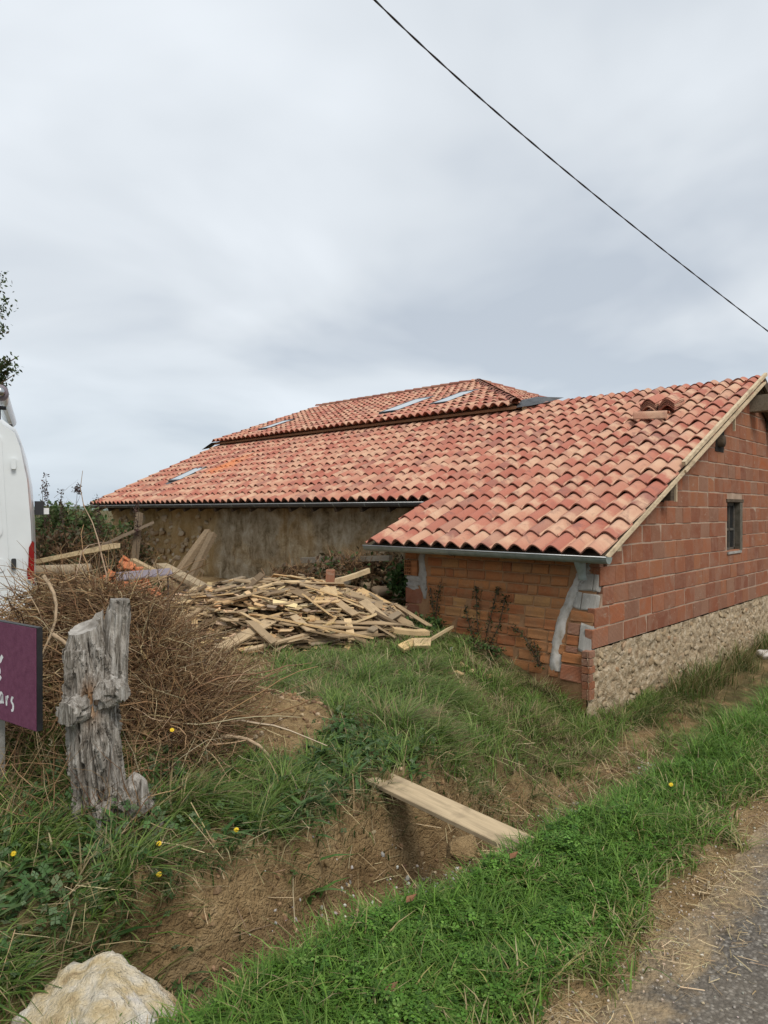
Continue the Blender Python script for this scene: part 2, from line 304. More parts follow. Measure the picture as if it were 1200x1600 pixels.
def mesh_np(name, V, quads=None, tris=None, attrs=None, smooth=False):
    """fast mesh from arrays; attrs: name -> per-vertex float (n,) or colour (n,3)"""
    me = bpy.data.meshes.new(name); V = np.asarray(V, np.float32)
    quads = np.zeros((0, 4), np.int32) if quads is None else np.asarray(quads, np.int32)
    tris = np.zeros((0, 3), np.int32) if tris is None else np.asarray(tris, np.int32)
    me.vertices.add(len(V)); me.vertices.foreach_set('co', V.ravel())
    nl = quads.size + tris.size; me.loops.add(nl)
    me.loops.foreach_set('vertex_index', np.concatenate([quads.ravel(), tris.ravel()]))
    npoly = len(quads) + len(tris); me.polygons.add(npoly)
    st = np.concatenate([np.arange(len(quads))*4, quads.size + np.arange(len(tris))*3]).astype(np.int32)
    me.polygons.foreach_set('loop_start', st)
    me.polygons.foreach_set('use_smooth', np.full(npoly, smooth))
    me.update(calc_edges=True)
    for k, a in (attrs or {}).items():
        a = np.asarray(a, np.float32)
        if a.ndim == 1:
            me.attributes.new(k, 'FLOAT', 'POINT').data.foreach_set('value', a)
        else:
            c = np.ones((len(V), 4), np.float32); c[:, :3] = a
            me.attributes.new(k, 'FLOAT_COLOR', 'POINT').data.foreach_set('color', c.ravel())
    return me
def box_vf(x0, x1, y0, y1, z0, z1):
    v = [(x0, y0, z0), (x1, y0, z0), (x1, y1, z0), (x0, y1, z0), (x0, y0, z1), (x1, y0, z1), (x1, y1, z1), (x0, y1, z1)]
    return v, [(0, 3, 2, 1), (4, 5, 6, 7), (0, 1, 5, 4), (1, 2, 6, 5), (2, 3, 7, 6), (3, 0, 4, 7)]
def box(name, x0, x1, y0, y1, z0, z1):
    return mesh(name, *box_vf(x0, x1, y0, y1, z0, z1))
def bevel_box(name, sx, sy, sz, b=0.004, jit=0.0, seed=0):
    bm = bmesh.new(); bmesh.ops.create_cube(bm, size=1.0); rr = random.Random(seed)
    for v in bm.verts:
        v.co.x *= sx; v.co.y *= sy; v.co.z *= sz
        if jit: v.co += Vector((rr.uniform(-jit, jit), rr.uniform(-jit, jit), rr.uniform(-jit, jit)))
    if b: bmesh.ops.bevel(bm, geom=bm.edges[:], offset=b, segments=1, affect='EDGES')
    me = bpy.data.meshes.new(name); bm.to_mesh(me); bm.free(); return me
def beam_mesh(name, a, b, w, h, up=(0, 0, 1), jit=0.0):
    """square bar from a to b, w across, h along up"""
    a = Vector(a); b = Vector(b); d = (b-a).normalized(); s = d.cross(Vector(up)).normalized(); u = s.cross(d)
    v = []
    for p in (a, (a+b)/2, b):
        for i, j in ((-1, -1), (1, -1), (1, 1), (-1, 1)):
            v.append(p + s*(w/2*i) + u*(h/2*j) + Vector((random.uniform(-jit, jit), random.uniform(-jit, jit), random.uniform(-jit, jit))))
    f = [(3, 2, 1, 0), (8, 9, 10, 11)]
    for k in (0, 4):
        for i in range(4): f.append((k+i, k+(i+1) % 4, k+4+(i+1) % 4, k+4+i))
    return mesh(name, v, f)
def tube(name, pts, rad, seg=8, cap=True, smooth=True):
    pts = [Vector(p) for p in pts]; n = len(pts); v = []; f = []
    rad = rad if isinstance(rad, (list, tuple)) else [rad]*n
    ref = Vector((0.3, 0.2, 0.93))
    for i, p in enumerate(pts):
        d = (pts[min(i+1, n-1)] - pts[max(i-1, 0)]).normalized(); s = d.cross(ref)
        if s.length < 1e-3: s = d.cross(Vector((1, 0, 0)))
        s.normalize(); u = s.cross(d)
        for k in range(seg):
            a = 2*math.pi*k/seg; v.append(p + (s*math.cos(a) + u*math.sin(a))*rad[i])
    for i in range(n-1):
        for k in range(seg): f.append((i*seg+k, i*seg+(k+1) % seg, (i+1)*seg+(k+1) % seg, (i+1)*seg+k))
    if cap: f.append(tuple(range(seg))[::-1]); f.append(tuple(range((n-1)*seg, n*seg)))
    return mesh(name, v, f, smooth)
def hash2(ix, iy, s):
    h = (ix.astype(np.int64)*374761393 + iy.astype(np.int64)*668265263 + s*974634777) & 0xffffffff
    h = ((h ^ (h >> 13))*1274126177) & 0xffffffff; h = h ^ (h >> 16)
    return (h & 0xffff)/65535.0
def vnoise(x, y, s=0):
    x = np.asarray(x, float); y = np.asarray(y, float)
    ix = np.floor(x); iy = np.floor(y); fx = x-ix; fy = y-iy
    fx = fx*fx*(3-2*fx); fy = fy*fy*(3-2*fy); ix = ix.astype(np.int64); iy = iy.astype(np.int64)
    a = hash2(ix, iy, s); b = hash2(ix+1, iy, s); c = hash2(ix, iy+1, s); d = hash2(ix+1, iy+1, s)
    return (a*(1-fx)+b*fx)*(1-fy) + (c*(1-fx)+d*fx)*fy
def fbm(x, y, s=0, o=3):
    t = 0; a = 0.5; 
    for k in range(o): t = t + a*vnoise(np.asarray(x)*2**k, np.asarray(y)*2**k, s+k*17); a *= 0.5
    return t/(1-0.5**o)
def sst(a, b, x):
    t = np.clip((np.asarray(x, float)-a)/(b-a), 0, 1); return t*t*(3-2*t)

# ------------------------------------------------------------------ the lie of the land
ROAD_Z = -1.60
HEAP = spot(-1.42, 8.65); HEAP_A, HEAP_B, HEAP_H = 1.85, 1.5, 0.58      # board heap: half width, half depth, height
BRUSH = spot(-1.95, 4.75)
def ditch_edge(x): return 1.46 + 0.55*np.exp(-np.clip(x, 0, 50)/2.9)
def heap_uv(x, y):
    dx = np.asarray(x)-HEAP.x; dy = np.asarray(y)-HEAP.y
    return dx*RT[0]+dy*RT[1], dx*FW[0]+dy*FW[1]
def heap_h(x, y):
    u, v = heap_uv(x, y); r2 = (u/HEAP_A)**2 + (v/HEAP_B)**2
    return HEAP_H*np.clip(1-r2, 0, 1)**0.75
def height(x, y, rough=True):
    x = np.asarray(x, float); y = np.asarray(y, float)
    e = ditch_edge(x) + 0.10*(fbm(x*1.3, y*0+3.1, 5)-0.5)
    zv = -1.60 + 0.045*sst(1.0, 1.4, y) - 0.012
    k = sst(0.75, 1.20, x)
    zb = -1.68*(1-k) + k*(-2.08 - 0.22*sst(2.5, 6, x))
    w = 0.20 + 2.24*sst(2.9, 6.4, x)
    w = np.where(x > 6.5, 2.4, w)
    zp = -1.58 + 0.10*sst(3.5, 6.5, y) - 0.35*sst(6.4, 7.2, x)*(1-sst(3.4, 4.0, y)) - 0.05*sst(1.5, 0.5, x)
    d1 = sst(e, e+0.32, y); wob_ = 0.22*(fbm(x*2.6, y*0.3, 9)-0.5) + 0.13*sst(1.8, 2.6, x); d2 = sst(2.38 + wob_, 2.42+w + wob_, y)
    h = zv + (zb-zv)*d1; h = h + (zp-zb)*d2*d1
    h = np.where(y < 0.98, -1.66, h)
    h = h + np.maximum(heap_h(x, y)-0.16, 0)
    bx = x-BRUSH.x; by = y-BRUSH.y; bu = bx*RT[0]+by*RT[1]; bv = bx*FW[0]+by*FW[1]
    h = h + 0.72*np.exp(-(bu/0.70)**2-(bv/0.75)**2)
    m = spot(-0.74, 4.9); h = h + 0.18*np.exp(-((x-m.x)**2+(y-m.y)**2)/0.30)
    h = h + 0.12*np.exp(-((x-1.6)**2+(y-3.4)**2)/0.25)
    if rough:
        a = sst(1.0, 1.3, y)*(1-sst(30, 60, np.hypot(x, y)))
        h = h + a*(0.09*(fbm(x*2.2, y*2.2, 1)-0.5) + 0.05*(fbm(x*7, y*7, 2)-0.5))
        soil = a*d1*(1-0.6*sst(3.1, 3.8, y))*(1-sst(4.5, 6.5, x))
        h = h + soil*0.10*(fbm(x*11, y*11, 3)-0.5) + soil*0.07*(np.abs(fbm(x*9, y*9, 4)-0.5)*4-.6)
    return h
def green(x, y):
    """how grassy the ground is, 0..1"""
    x = np.asarray(x, float); y = np.asarray(y, float); e = ditch_edge(x)
    n = fbm(x*1.7, y*1.7, 21); n2 = fbm(x*4.5, y*4.5, 23)
    verge = sst(1.02, 1.22, y + 0.35*(n2-0.5))*(1-sst(e+0.06, e+0.2, y))
    foot = 2.66 + 0.08*sst(1.8, 2.6, x) + 0.08*sst(3.2, 5, x)
    bank = sst(foot-0.06, foot+0.22, y + 0.45*(n-0.5))*sst(0.2, 0.36, n2+0.32*n)
    ditch = (1-sst(foot-0.06, foot+0.22, y))*sst(e+0.1, e+0.25, y)*(0.2*sst(3.4, 4.6, x) + .7*sst(6.2, 7.2, x))*sst(0.35, 0.5, n2)
    g = np.maximum(np.maximum(verge, bank), ditch)
    left = sst(1.55, 1.1, x)*sst(2.2, 2.6, y); g = np.maximum(g, 0.75*left*sst(0.3, 0.5, n2))
    u, v = heap_uv(x, y); r2 = (u/(HEAP_A*1.04))**2 + (v/(HEAP_B*1.06))**2
    g = g*sst(0.9, 1.1, r2)
    su = x*RT[0]+y*RT[1]; av = x*FW[0]+y*FW[1]; md = np.hypot((su+.72)/.34, (av-4.75)/.72); g = g*sst(0.75, 1.2, md + 0.7*(n2-0.5))
    side = x*RT[0]+y*RT[1]; ah = x*FW[0]+y*FW[1]
    g = g*(1-0.92*sst(-0.9, -1.15, side)*sst(3.9, 4.3, ah))
    g = g*(1-0.9*sst(6.0, 7.0, y)*(x > 3))
    return np.clip(g, 0, 1)
def hz_at(x, y): return float(height(np.array([x]), np.array([y]))[0])

def axis(lo, hi, step, far, ratio=1.35):
    a = list(np.arange(lo, hi+1e-6, step)); s = step; p = a[-1]
    while p < far: s *= ratio; p += s; a.append(p)
    s = step; p = a[0]; b = []
    while p > -far: s *= ratio; p -= s; b.append(p)
    return np.array(b[::-1]+a)
gx = axis(-0.5, 9.5, 0.03, 4000); gy = axis(0.9, 9.0, 0.03, 4000)
GX, GY = np.meshgrid(gx, gy, indexing='ij'); x_ = GX.ravel(); y_ = GY.ravel(); z_ = height(x_, y_)
ni, nj = GX.shape; ii, jj = np.meshgrid(np.arange(ni-1), np.arange(nj-1), indexing='ij'); b0 = (ii*nj+jj).ravel()
wet = sst(2.75, 2.35, y_)*sst(-1.74, -1.93, z_)*(0.35+0.65*fbm(x_*2, y_*2, 31))
g_me = mesh_np('ground', np.stack([x_, y_, z_], 1), np.stack([b0, b0+nj, b0+nj+1, b0+1], 1), attrs={'green': np.where(np.hypot(x_, y_) > 25, 1.0, green(x_, y_)), 'wet': wet}, smooth=True)
link('ground', g_me, 'ground', kind='structure')
# road: a sheet of its own with a broken edge
rx = np.concatenate([np.arange(-400, -2, 4.0), np.arange(-2, 12, 0.04), np.arange(12, 500, 4.0)])
edge = 1.04 + 0.16*(fbm(rx*1.6, rx*0+1.0, 41)-0.5) + 0.07*(fbm(rx*9, rx*0, 43)-0.5)
rows = [(-3.9, ROAD_Z-0.03), (-3.6, ROAD_Z), (0.3, ROAD_Z), (0.75, ROAD_Z-0.002)]
V = []
for yy, zz in rows: V.append(np.stack([rx, np.full_like(rx, yy), np.full_like(rx, zz)], 1))
V.append(np.stack([rx, edge-0.03, np.full_like(rx, ROAD_Z-0.012)], 1)); V.append(np.stack([rx, edge+0.02, np.full_like(rx, ROAD_Z-0.055)], 1))
V = np.concatenate(V); n = len(rx); q = []
for r_ in range(5):
    a = r_*n + np.arange(n-1); q.append(np.stack([a, a+1, a+n+1, a+n], 1))
link('road', mesh_np('road', V, np.concatenate(q), smooth=True), 'road', kind='structure')
# low far hills
hv = []; hf = []; K = 160
for k in range(K+1):
    a = 2*math.pi*k/K; rr = 2600
    hh = -1.6 + 6 + 14*float(fbm(np.array([k*0.23 if k < K else 0.0]), np.array([2.0]), 77)[0])
    hv += [(rr*math.cos(a), rr*math.sin(a), -3), ((rr+300)*math.cos(a), (rr+300)*math.sin(a), hh)]
for k in range(K): hf.append((2*k, 2*k+2, 2*k+3, 2*k+1))
link('hills', mesh('hills', hv, hf, True), 'hill', kind='structure')

# ------------------------------------------------------------------ roof tiles
TP, TR = 0.223, 0.363                     # tile pitch across and along the slope
def tile_profile():
    us = np.array([0.0, 0.07, 0.14, 0.21, 0.29, 0.36, 0.43, 0.50, 0.57, 0.65, 0.73, 0.81, 0.89, 0.97, 1.05])
    z = 0.078*(0.5-0.5*np.cos(2*np.pi*np.clip(us+.02, 0, 1)))**0.62 - 0.006
    z[-1] = 0.016
    return us*TP, z
def tile_arrays(length=0.435, th=0.016, lift=0.036):
    y, z = tile_profile(); k = len(y); V = []
    for (x, dz) in ((0.0, lift), (length*0.5, lift*0.5), (length, 0.0)):
        V.append(np.stack([np.full(k, x), y, z+dz], 1))
    front = V[0]; V.append(front.copy()); fl = front.copy(); fl[:, 2] -= th; V.append(fl)          # front edge, own vertices
    b0_ = fl.copy(); b1_ = V[2].copy(); b1_[:, 2] -= th; V.append(b0_); V.append(b1_)
    V = np.concatenate(V); Q = []; a = np.arange(k-1)
    for r0, r1, flip in ((0, 1, 0), (1, 2, 0), (4, 3, 0), (5, 6, 1)):
        q = np.stack([a+r0*k, a+r1*k, a+1+r1*k, a+1+r0*k], 1); Q.append(q[:, ::-1] if flip else q)
    return V, np.concatenate(Q)
TV, TQ = tile_arrays()
tile_me = []
for i in range(4):
    v = TV.copy(); v[:, 2] += 0.004*np.sin(v[:, 0]*9+i*2)*(i % 2); v[:, 1] += 0.003*np.sin(v[:, 0]*7+i)
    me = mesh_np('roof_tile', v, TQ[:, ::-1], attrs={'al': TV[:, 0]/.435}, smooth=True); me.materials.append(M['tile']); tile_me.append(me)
def frame(slope, up=(1, 0)):
    """columns: up-slope, across, normal. across = 90 degrees left of up-slope seen from above"""
    L = math.sqrt(1+slope*slope); X = Vector((up[0]/L, up[1]/L, slope/L)); Y = Vector((-up[1], up[0], 0)); return Matrix((X, Y, X.cross(Y))).transposed()
def jitter(F): return F @ Euler((R(random.gauss(0, 1.0)), R(random.gauss(0, .7)), R(random.gauss(0, 1.3)))).to_matrix()
def place_tile(p, F, parent):
    o = link('tile', random.choice(tile_me), None, parent, loc=Vector(p)+Vector((0, random.uniform(-.004, .004), random.uniform(-.003, .004))), rot=jitter(F))
    return o
def merged_tiles(name, plist, parent):
    Vs, Qs, Rn = [], [], []; n = len(TV)
    for i, (p, F) in enumerate(plist):
        Mx = np.array(jitter(F)); Vs.append(TV @ Mx.T + np.array(p) + np.array([0, random.uniform(-.004, .004), random.uniform(-.003, .004)]))
        Qs.append(TQ[:, ::-1] + i*n); Rn.append(np.full(n, random.random()))
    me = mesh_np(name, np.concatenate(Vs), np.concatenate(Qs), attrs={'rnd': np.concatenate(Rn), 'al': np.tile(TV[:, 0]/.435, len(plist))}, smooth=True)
    return link(name, me, 'tile_far', parent, kind='stuff')
SL = 0.457; EX, EZ = 6.5, -0.46; CA = math.cos(math.atan(SL)); DX = TR*CA
def rz(x): return EZ + SL*(x-EX)
Y0 = 3.18
def slab(name, poly, th):
    """poly: list of 3d points (top face, counter-clockwise); thickness straight down"""
    n = len(poly); v = list(poly) + [(p[0], p[1], p[2]-th) for p in poly]
    f = [tuple(range(n)), tuple(range(2*n-1, n-1, -1))] + [(i, i+n, (i+1) % n + n, (i+1) % n) for i in range(n)]
    return mesh(name, v, f)

# ------------------------------------------------------------------ outbuilding
YG = 3.33                                  # gable wall face
out = thing('outbuilding', 'low red brick outbuilding by the ditch with a new clay tile roof', 'building', (9.0, 5.0, -1.6))
RIDGE = 11.98
roof = link('roof', slab('roof', [(6.56, 3.19, rz(6.56)-.035), (RIDGE, 3.19, rz(RIDGE)-.035), (RIDGE, 6.50, rz(RIDGE)-.035), (6.56, 6.50, rz(6.56)-.035)], .05), 'oldbeam', out)
F0 = frame(SL)
for k in range(15):
    for r_ in range(17):
        if r_ == 16 and False: continue
        place_tile((EX + r_*DX, Y0 + k*TP, rz(EX + r_*DX) - 0.012), F0, roof)
# far slope of the outbuilding
bslope = link('back_slope', slab('back_slope', [(RIDGE, 3.19, rz(RIDGE)-.035), (16.6, 3.19, rz(RIDGE)-.035-SL*4.6), (16.6, 6.5, rz(RIDGE)-.035-SL*4.6), (RIDGE, 6.5, rz(RIDGE)-.035)], .05), 'oldbeam', out)
FB = frame(SL, (-1, 0))
merged_tiles('tile_field', [((16.6-r_*DX, Y0+(k+1)*TP, rz(RIDGE)-SL*(16.6-r_*DX-RIDGE)-.012), FB) for k in range(15) for r_ in range(14)], bslope)

def clip_poly(poly, a, b, c):              # keep a*x + b*z <= c
    res = []
    for i in range(len(poly)):
        p, q = poly[i], poly[(i+1) % len(poly)]; dp = a*p[0]+b*p[1]-c; dq = a*q[0]+b*q[1]-c
        if dp <= 0: res.append(p)
        if (dp < 0) != (dq < 0) and dp != dq:
            t = dp/(dp-dq); res.append((p[0]+t*(q[0]-p[0]), p[1]+t*(q[1]-p[1])))
    return res
def under_roof(poly, drop=0.10):
    p = clip_poly(poly, -SL, 1, EZ - SL*EX - drop)
    return clip_poly(p, SL, 1, rz(RIDGE) + SL*RIDGE - drop) if len(p) > 2 else p
def extrude_y(name, poly, y0, y1):
    n = len(poly); v = [(x, y0, z) for x, z in poly] + [(x, y1, z) for x, z in poly]
    return mesh(name, v, [tuple(range(n)), tuple(range(2*n-1, n-1, -1))] + [(i, i+n, (i+1) % n + n, (i+1) % n) for i in range(n)])
def corner_x(z): return 6.5 + 0.30*min(max((z+1.77)/1.2, 0), 1)
WX0, WX1, WZ0, WZ1 = 10.85, 11.55, -0.62, 0.12            # window opening
BASE = -1.44

core = bmesh.new()
for poly in ([(6.62, BASE), (14.6, BASE), (14.6, WZ0), (6.95, WZ0)], [(6.95, WZ0), (WX0, WZ0), (WX0, WZ1), (6.95, WZ1)], [(WX1, WZ0), (14.6, WZ0), (14.6, WZ1), (WX1, WZ1)], [(7.0, WZ1), (14.6, WZ1), (14.6, 2.2), (7.0, 2.2)]):
    pl = under_roof(poly, 0.12)
    if len(pl) > 2:
        m = extrude_y('c', pl, YG+0.007, YG+0.22); core.from_mesh(m); bpy.data.meshes.remove(m)
me = bpy.data.meshes.new('gable_wall'); core.to_mesh(me); core.free()
gable = link('gable_wall', me, 'mortar', out)
bm_b = [bevel_box('brick', 0.33, 0.09, 0.20, 0.006, 0.004, i) for i in range(6)]
for m in bm_b: m.materials.append(M['brick'])
cut_n = 0
CH = 0.212
for row in range(17):
    z0 = BASE + row*CH; z1 = z0 + CH - 0.012 - random.uniform(0, .005)
    zm = (z0+z1)/2
    x = corner_x(zm) + (0.01 if row % 2 else 0.13) if row else corner_x(zm) + 0.004
    while x < 14.4:
        L = random.choice([0.385, 0.38, 0.30, 0.33, 0.25, 0.36]); xa, xb = x, x + L - random.uniform(.006, .016); x += L
        if zm > WZ0-0.02 and zm < WZ1+0.04:
            if xb > WX0-0.01 and xa < WX0-0.01: xb = WX0-0.01
            elif xa >= WX0-0.01 and xa < WX1+0.01:
                if xb <= WX1+0.06: continue
                xa = WX1+0.01
            if xb-xa < 0.05: continue
        dy = random.uniform(-.003, .004)
        full = [(xa, z0), (xb, z0), (xb, z1), (xa, z1)]; pl = under_roof(full, 0.11)
        if len(pl) < 3: continue
        ar = 0.5*abs(sum(pl[i][0]*pl[(i+1) % len(pl)][1]-pl[(i+1) % len(pl)][0]*pl[i][1] for i in range(len(pl))))
        if ar < 0.004: continue
        if len(pl) == 4 and abs(ar-(xb-xa)*(z1-z0)) < 1e-5:
            link('brick', random.choice(bm_b), None, gable, loc=((xa+xb)/2, YG+0.045+dy, (z0+z1)/2), scale=((xb-xa)/0.33, 1, (z1-z0)/0.20), rot=(0, R(random.uniform(-.4, .4)), R(random.uniform(-.5, .5))))
        else:
            link('brick', extrude_y('brick', pl, YG+dy, YG+0.09), 'brick', gable)
# rubble foot of the gable
xs = np.arange(6.5, 14.7, 0.025); zs = np.arange(-2.6, BASE+0.001, 0.025)
XX, ZZ = np.meshgrid(xs, zs, indexing='ij')
YY = YG + 0.004 - 0.04*(fbm(XX*6, ZZ*6, 51)-0.4) - 0.05*(fbm(XX*15, ZZ*15, 52)-0.5)
a_, b_ = XX.shape; ii, jj = np.meshgrid(np.arange(a_-1), np.arange(b_-1), indexing='ij'); q0 = (ii*b_+jj).ravel()
foot = link('stone_foot', mesh_np('stone_foot', np.stack([XX.ravel(), YY.ravel(), ZZ.ravel()], 1), np.stack([q0, q0+b_, q0+b_+1, q0+1], 1), smooth=True), 'rubble', out)
stone_me = []
for i in range(7):
    bm = bmesh.new(); bmesh.ops.create_icosphere(bm, subdivisions=2, radius=1.0); rr = random.Random(100+i)
    ph = [rr.uniform(0, 6) for _ in range(6)]
    for v in bm.verts:
        c = v.co; k = 1 + 0.16*math.sin(3.1*c.x+ph[0]) + 0.14*math.sin(3.7*c.y+ph[1]) + 0.13*math.sin(3.3*c.z+ph[2]) + 0.06*math.sin(8*c.x+ph[3])*math.sin(8*c.z+ph[4])
        v.co = Vector([max(-0.78, min(0.78, t)) for t in c*k])
    m = bpy.data.meshes.new('stone'); bm.to_mesh(m); bm.free(); m.polygons.foreach_set('use_smooth', [True]*len(m.polygons)); m.materials.append(M['stone']); stone_me.append(m)
cnt = 0; used = []
for t in range(4000):
    if cnt >= 270: break
    x = random.uniform(6.62, 12.6); z = random.uniform(-2.2, BASE-0.05); s = random.uniform(0.018, 0.05)
    if any((x-a)**2+(z-b)**2 < (0.62*(s+c))**2*1.5 for a, b, c in used): continue
    used.append((x, z, s)); cnt += 1
    link('stone', random.choice(stone_me), None, foot, loc=(x, YG+0.006, z), scale=(s*random.uniform(.9, 1.9), s*0.5, s*random.uniform(.6, 1.0)), rot=(random.uniform(-.3, .3), random.uniform(-.5, .5), random.uniform(-.2, .2)))
# toothed brick ends in the foot at the corner
for i, (z0, z1, L) in enumerate([(-1.52, -1.45, .12), (-1.60, -1.53, .08), (-1.68, -1.61, .13), (-1.76, -1.69, .07), (-1.84, -1.77, .12), (-1.95, -1.85, .10)]):
    link('brick', random.choice(bm_b), None, foot, loc=(6.505+L/2, YG+0.025, (z0+z1)/2), scale=(L/.33, 1, (z1-z0)/.20))

# eave wall (faces the board heap); it leans out at the foot of the corner
def wx(y, z): return 6.8 - 0.30*min(max((-0.57-z)/1.2, 0), 1)*min(max(1-(y-3.33)/2.7, 0), 1)
ys = np.arange(YG+0.02, 6.101, 0.09); zs = np.arange(-2.1, -0.42, 0.08); V = []; Q = []
for y in ys:
    for z in zs: V.append((wx(y, z)+0.008, y, z))
for i in range(len(ys)-1):
    for j in range(len(zs)-1): a = i*len(zs)+j; Q.append((a, a+1, a+1+len(zs), a+len(zs)))
eave = link('eave_wall', mesh('eave_wall', V, Q), 'mortar_tan', out)
bt = [bevel_box('brick', 0.09, 0.26, 0.105, 0.006, 0.004, 20+i) for i in range(6)]
for m in bt: m.materials.append(M['brick_tan'])
bc = [bevel_box('concrete_block', 0.09, 0.26, 0.105, 0.008, 0.008, 30+i) for i in range(3)]
for m in bc: m.materials.append(M['cement'])
bb = [bevel_box('brick', 0.09, 0.26, 0.105, 0.005, 0.003, 40+i) for i in range(3)]
for m in bb: m.materials.append(M['brick'])
RH = 0.119
for row in range(11):
    z0 = -1.80 + row*RH; zc = z0+RH/2; y = 3.60 + random.uniform(0, .10)
    while y < 5.70:
        L = random.choice([0.26, 0.27, 0.25, 0.22, 0.13, 0.29]); L = min(L, 5.72-y)
        if L < 0.06: break
        yc = y+L/2; lean = math.atan2(wx(yc, z0+RH)-wx(yc, z0), RH)
        link('brick', random.choice(bt), None, eave, loc=(wx(yc, zc)+0.045+random.uniform(-.006, .004), yc, zc), scale=(1, (L-.014)/.26, (RH-.014)/.105), rot=(R(random.uniform(-.8, .8)), lean, R(random.uniform(-.8, .8))))
        y += L
# corner pier: concrete blocks and brick by turns
for (y0, y1, z0, z1, kind) in [(3.345, 3.60, -0.66, -0.54, 'b'), (3.40, 3.60, -0.86, -0.67, 'c'), (3.345, 3.39, -0.86, -0.67, 'c'), (3.345, 3.50, -1.06, -0.88, 'c'), (3.51, 3.60, -1.06, -0.88, 'c'),
                                (3.345, 3.62, -1.19, -1.08, 'b'), (3.345, 3.48, -1.50, -1.21, 'c'), (3.49, 3.63, -1.33, -1.21, 'b'), (3.49, 3.63, -1.44, -1.34, 'b'), (3.345, 3.66, -1.62, -1.52, 'b'), (3.345, 3.66, -1.80, -1.64, 'b'), (3.49, 3.63, -1.51, -1.45, 'b')]:
    yc, zc = (y0+y1)/2, (z0+z1)/2; lean = math.atan2(wx(yc, z1)-wx(yc, z0), z1-z0)
    m = random.choice(bc if kind == 'c' else bt + bb); nm = 'concrete_block' if kind == 'c' else 'brick'
    link(nm, m, None, eave, loc=(wx(yc, zc)+0.040, yc, zc), scale=(1, (y1-y0)/.26, (z1-z0)/.105), rot=(0, lean, 0))
# left pier: two large hollow bricks, a perforated brick, grey cement
for (y0, y1, z0, z1, m, nm) in [(5.80, 6.10, -1.23, -1.03, bb, 'brick'), (5.80, 6.10, -1.45, -1.245, bb, 'brick'), (5.80, 6.10, -1.67, -1.465, bb, 'brick'), (5.90, 6.10, -.645, -.46, bt, 'brick')]:
    link(nm, random.choice(m), None, eave, loc=(6.8+.040, (y0+y1)/2, (z0+z1)/2), scale=(1, (y1-y0)/.26, (z1-z0)/.105))
vb = link('perforated_brick', box('perforated_brick', 6.80, 6.86, 5.88, 6.10, -.86, -.66), 'dark', eave)
bm = bmesh.new()
for i in range(4): bmesh.ops.create_cube(bm, size=1, matrix=Matrix.Translation((6.79, 5.985+i*.036, -.76)) @ Matrix.Diagonal((.03, .010, .20, 1)))
for i in range(5): bmesh.ops.create_cube(bm, size=1, matrix=Matrix.Translation((6.788, 6.04, -.855+i*.0475)) @ Matrix.Diagonal((.032, .12, .010, 1)))
bmesh.ops.create_cube(bm, size=1, matrix=Matrix.Translation((6.787, 5.925, -.76)) @ Matrix.Diagonal((.03, .095, .20, 1)))
me = bpy.data.meshes.new('grille'); bm.to_mesh(me); bm.free(); link('grille', me, 'brick_tan', vb)
def lumpy_strip(name, path, widths, thick, mat, parent, seed):
    """a mortar smear on the eave wall: path of (y, z), half widths"""
    V = []; Q = []; n = 26; m = 9
    for i in range(n):
        t = i/(n-1)*(len(path)-1); k = min(int(t), len(path)-2); f = t-k
        y = path[k][0]*(1-f)+path[k+1][0]*f; z = path[k][1]*(1-f)+path[k+1][1]*f; w = widths[k]*(1-f)+widths[k+1]*f
        for j in range(m):
            s = j/(m-1)*2-1; nz_ = float(fbm(np.array([i*.35]), np.array([j*.5]), seed)[0])-.5
            yy = y + s*w*(1+1.3*nz_) + .03*(float(fbm(np.array([i*.5]), np.array([3.3]), seed+5)[0])-.5); zz = z + .02*nz_
            V.append((wx(yy, zz) + .014 - thick*max(0, 1-abs(s)**2.5)*(1+.9*nz_) - (0 if 0 < i < n-1 else -.01), yy, zz))
    for i in range(n-1):
        for j in range(m-1): a = i*m+j; Q.append((a, a+1, a+m+1, a+m))
    return link(name, mesh(name, V, Q, True), mat, parent)
lumpy_strip('mortar_smear', [(3.56, -.66), (3.58, -.80), (3.62, -.92), (3.70, -1.10), (3.74, -1.3), (3.76, -1.5), (3.75, -1.72)], [.035, .05, .065, .065, .065, .06, .085], .034, 'smear', eave, 61)
lumpy_strip('mortar_patch', [(5.80, -.46), (5.82, -.65), (5.80, -.85), (5.78, -1.0), (5.76, -1.15)], [.05, .055, .07, .06, .02], .03, 'cement', eave, 62)
lumpy_strip('mortar_patch', [(5.95, -.86), (5.96, -.95), (5.97, -1.02), (5.96, -1.05)], [.13, .13, .12, .06], .028, 'cement', eave, 63)
lumpy_strip('mortar_patch', [(3.47, -.56), (3.5, -.66), (3.53, -.74), (3.54, -.82)], [.05, .05, .05, .03], .03, 'cement', eave, 64)
# plain rear walls
link('rear_wall', box('rear_wall', 6.90, 14.6, 5.95, 6.10, -1.9, -0.50), 'mortar', out)

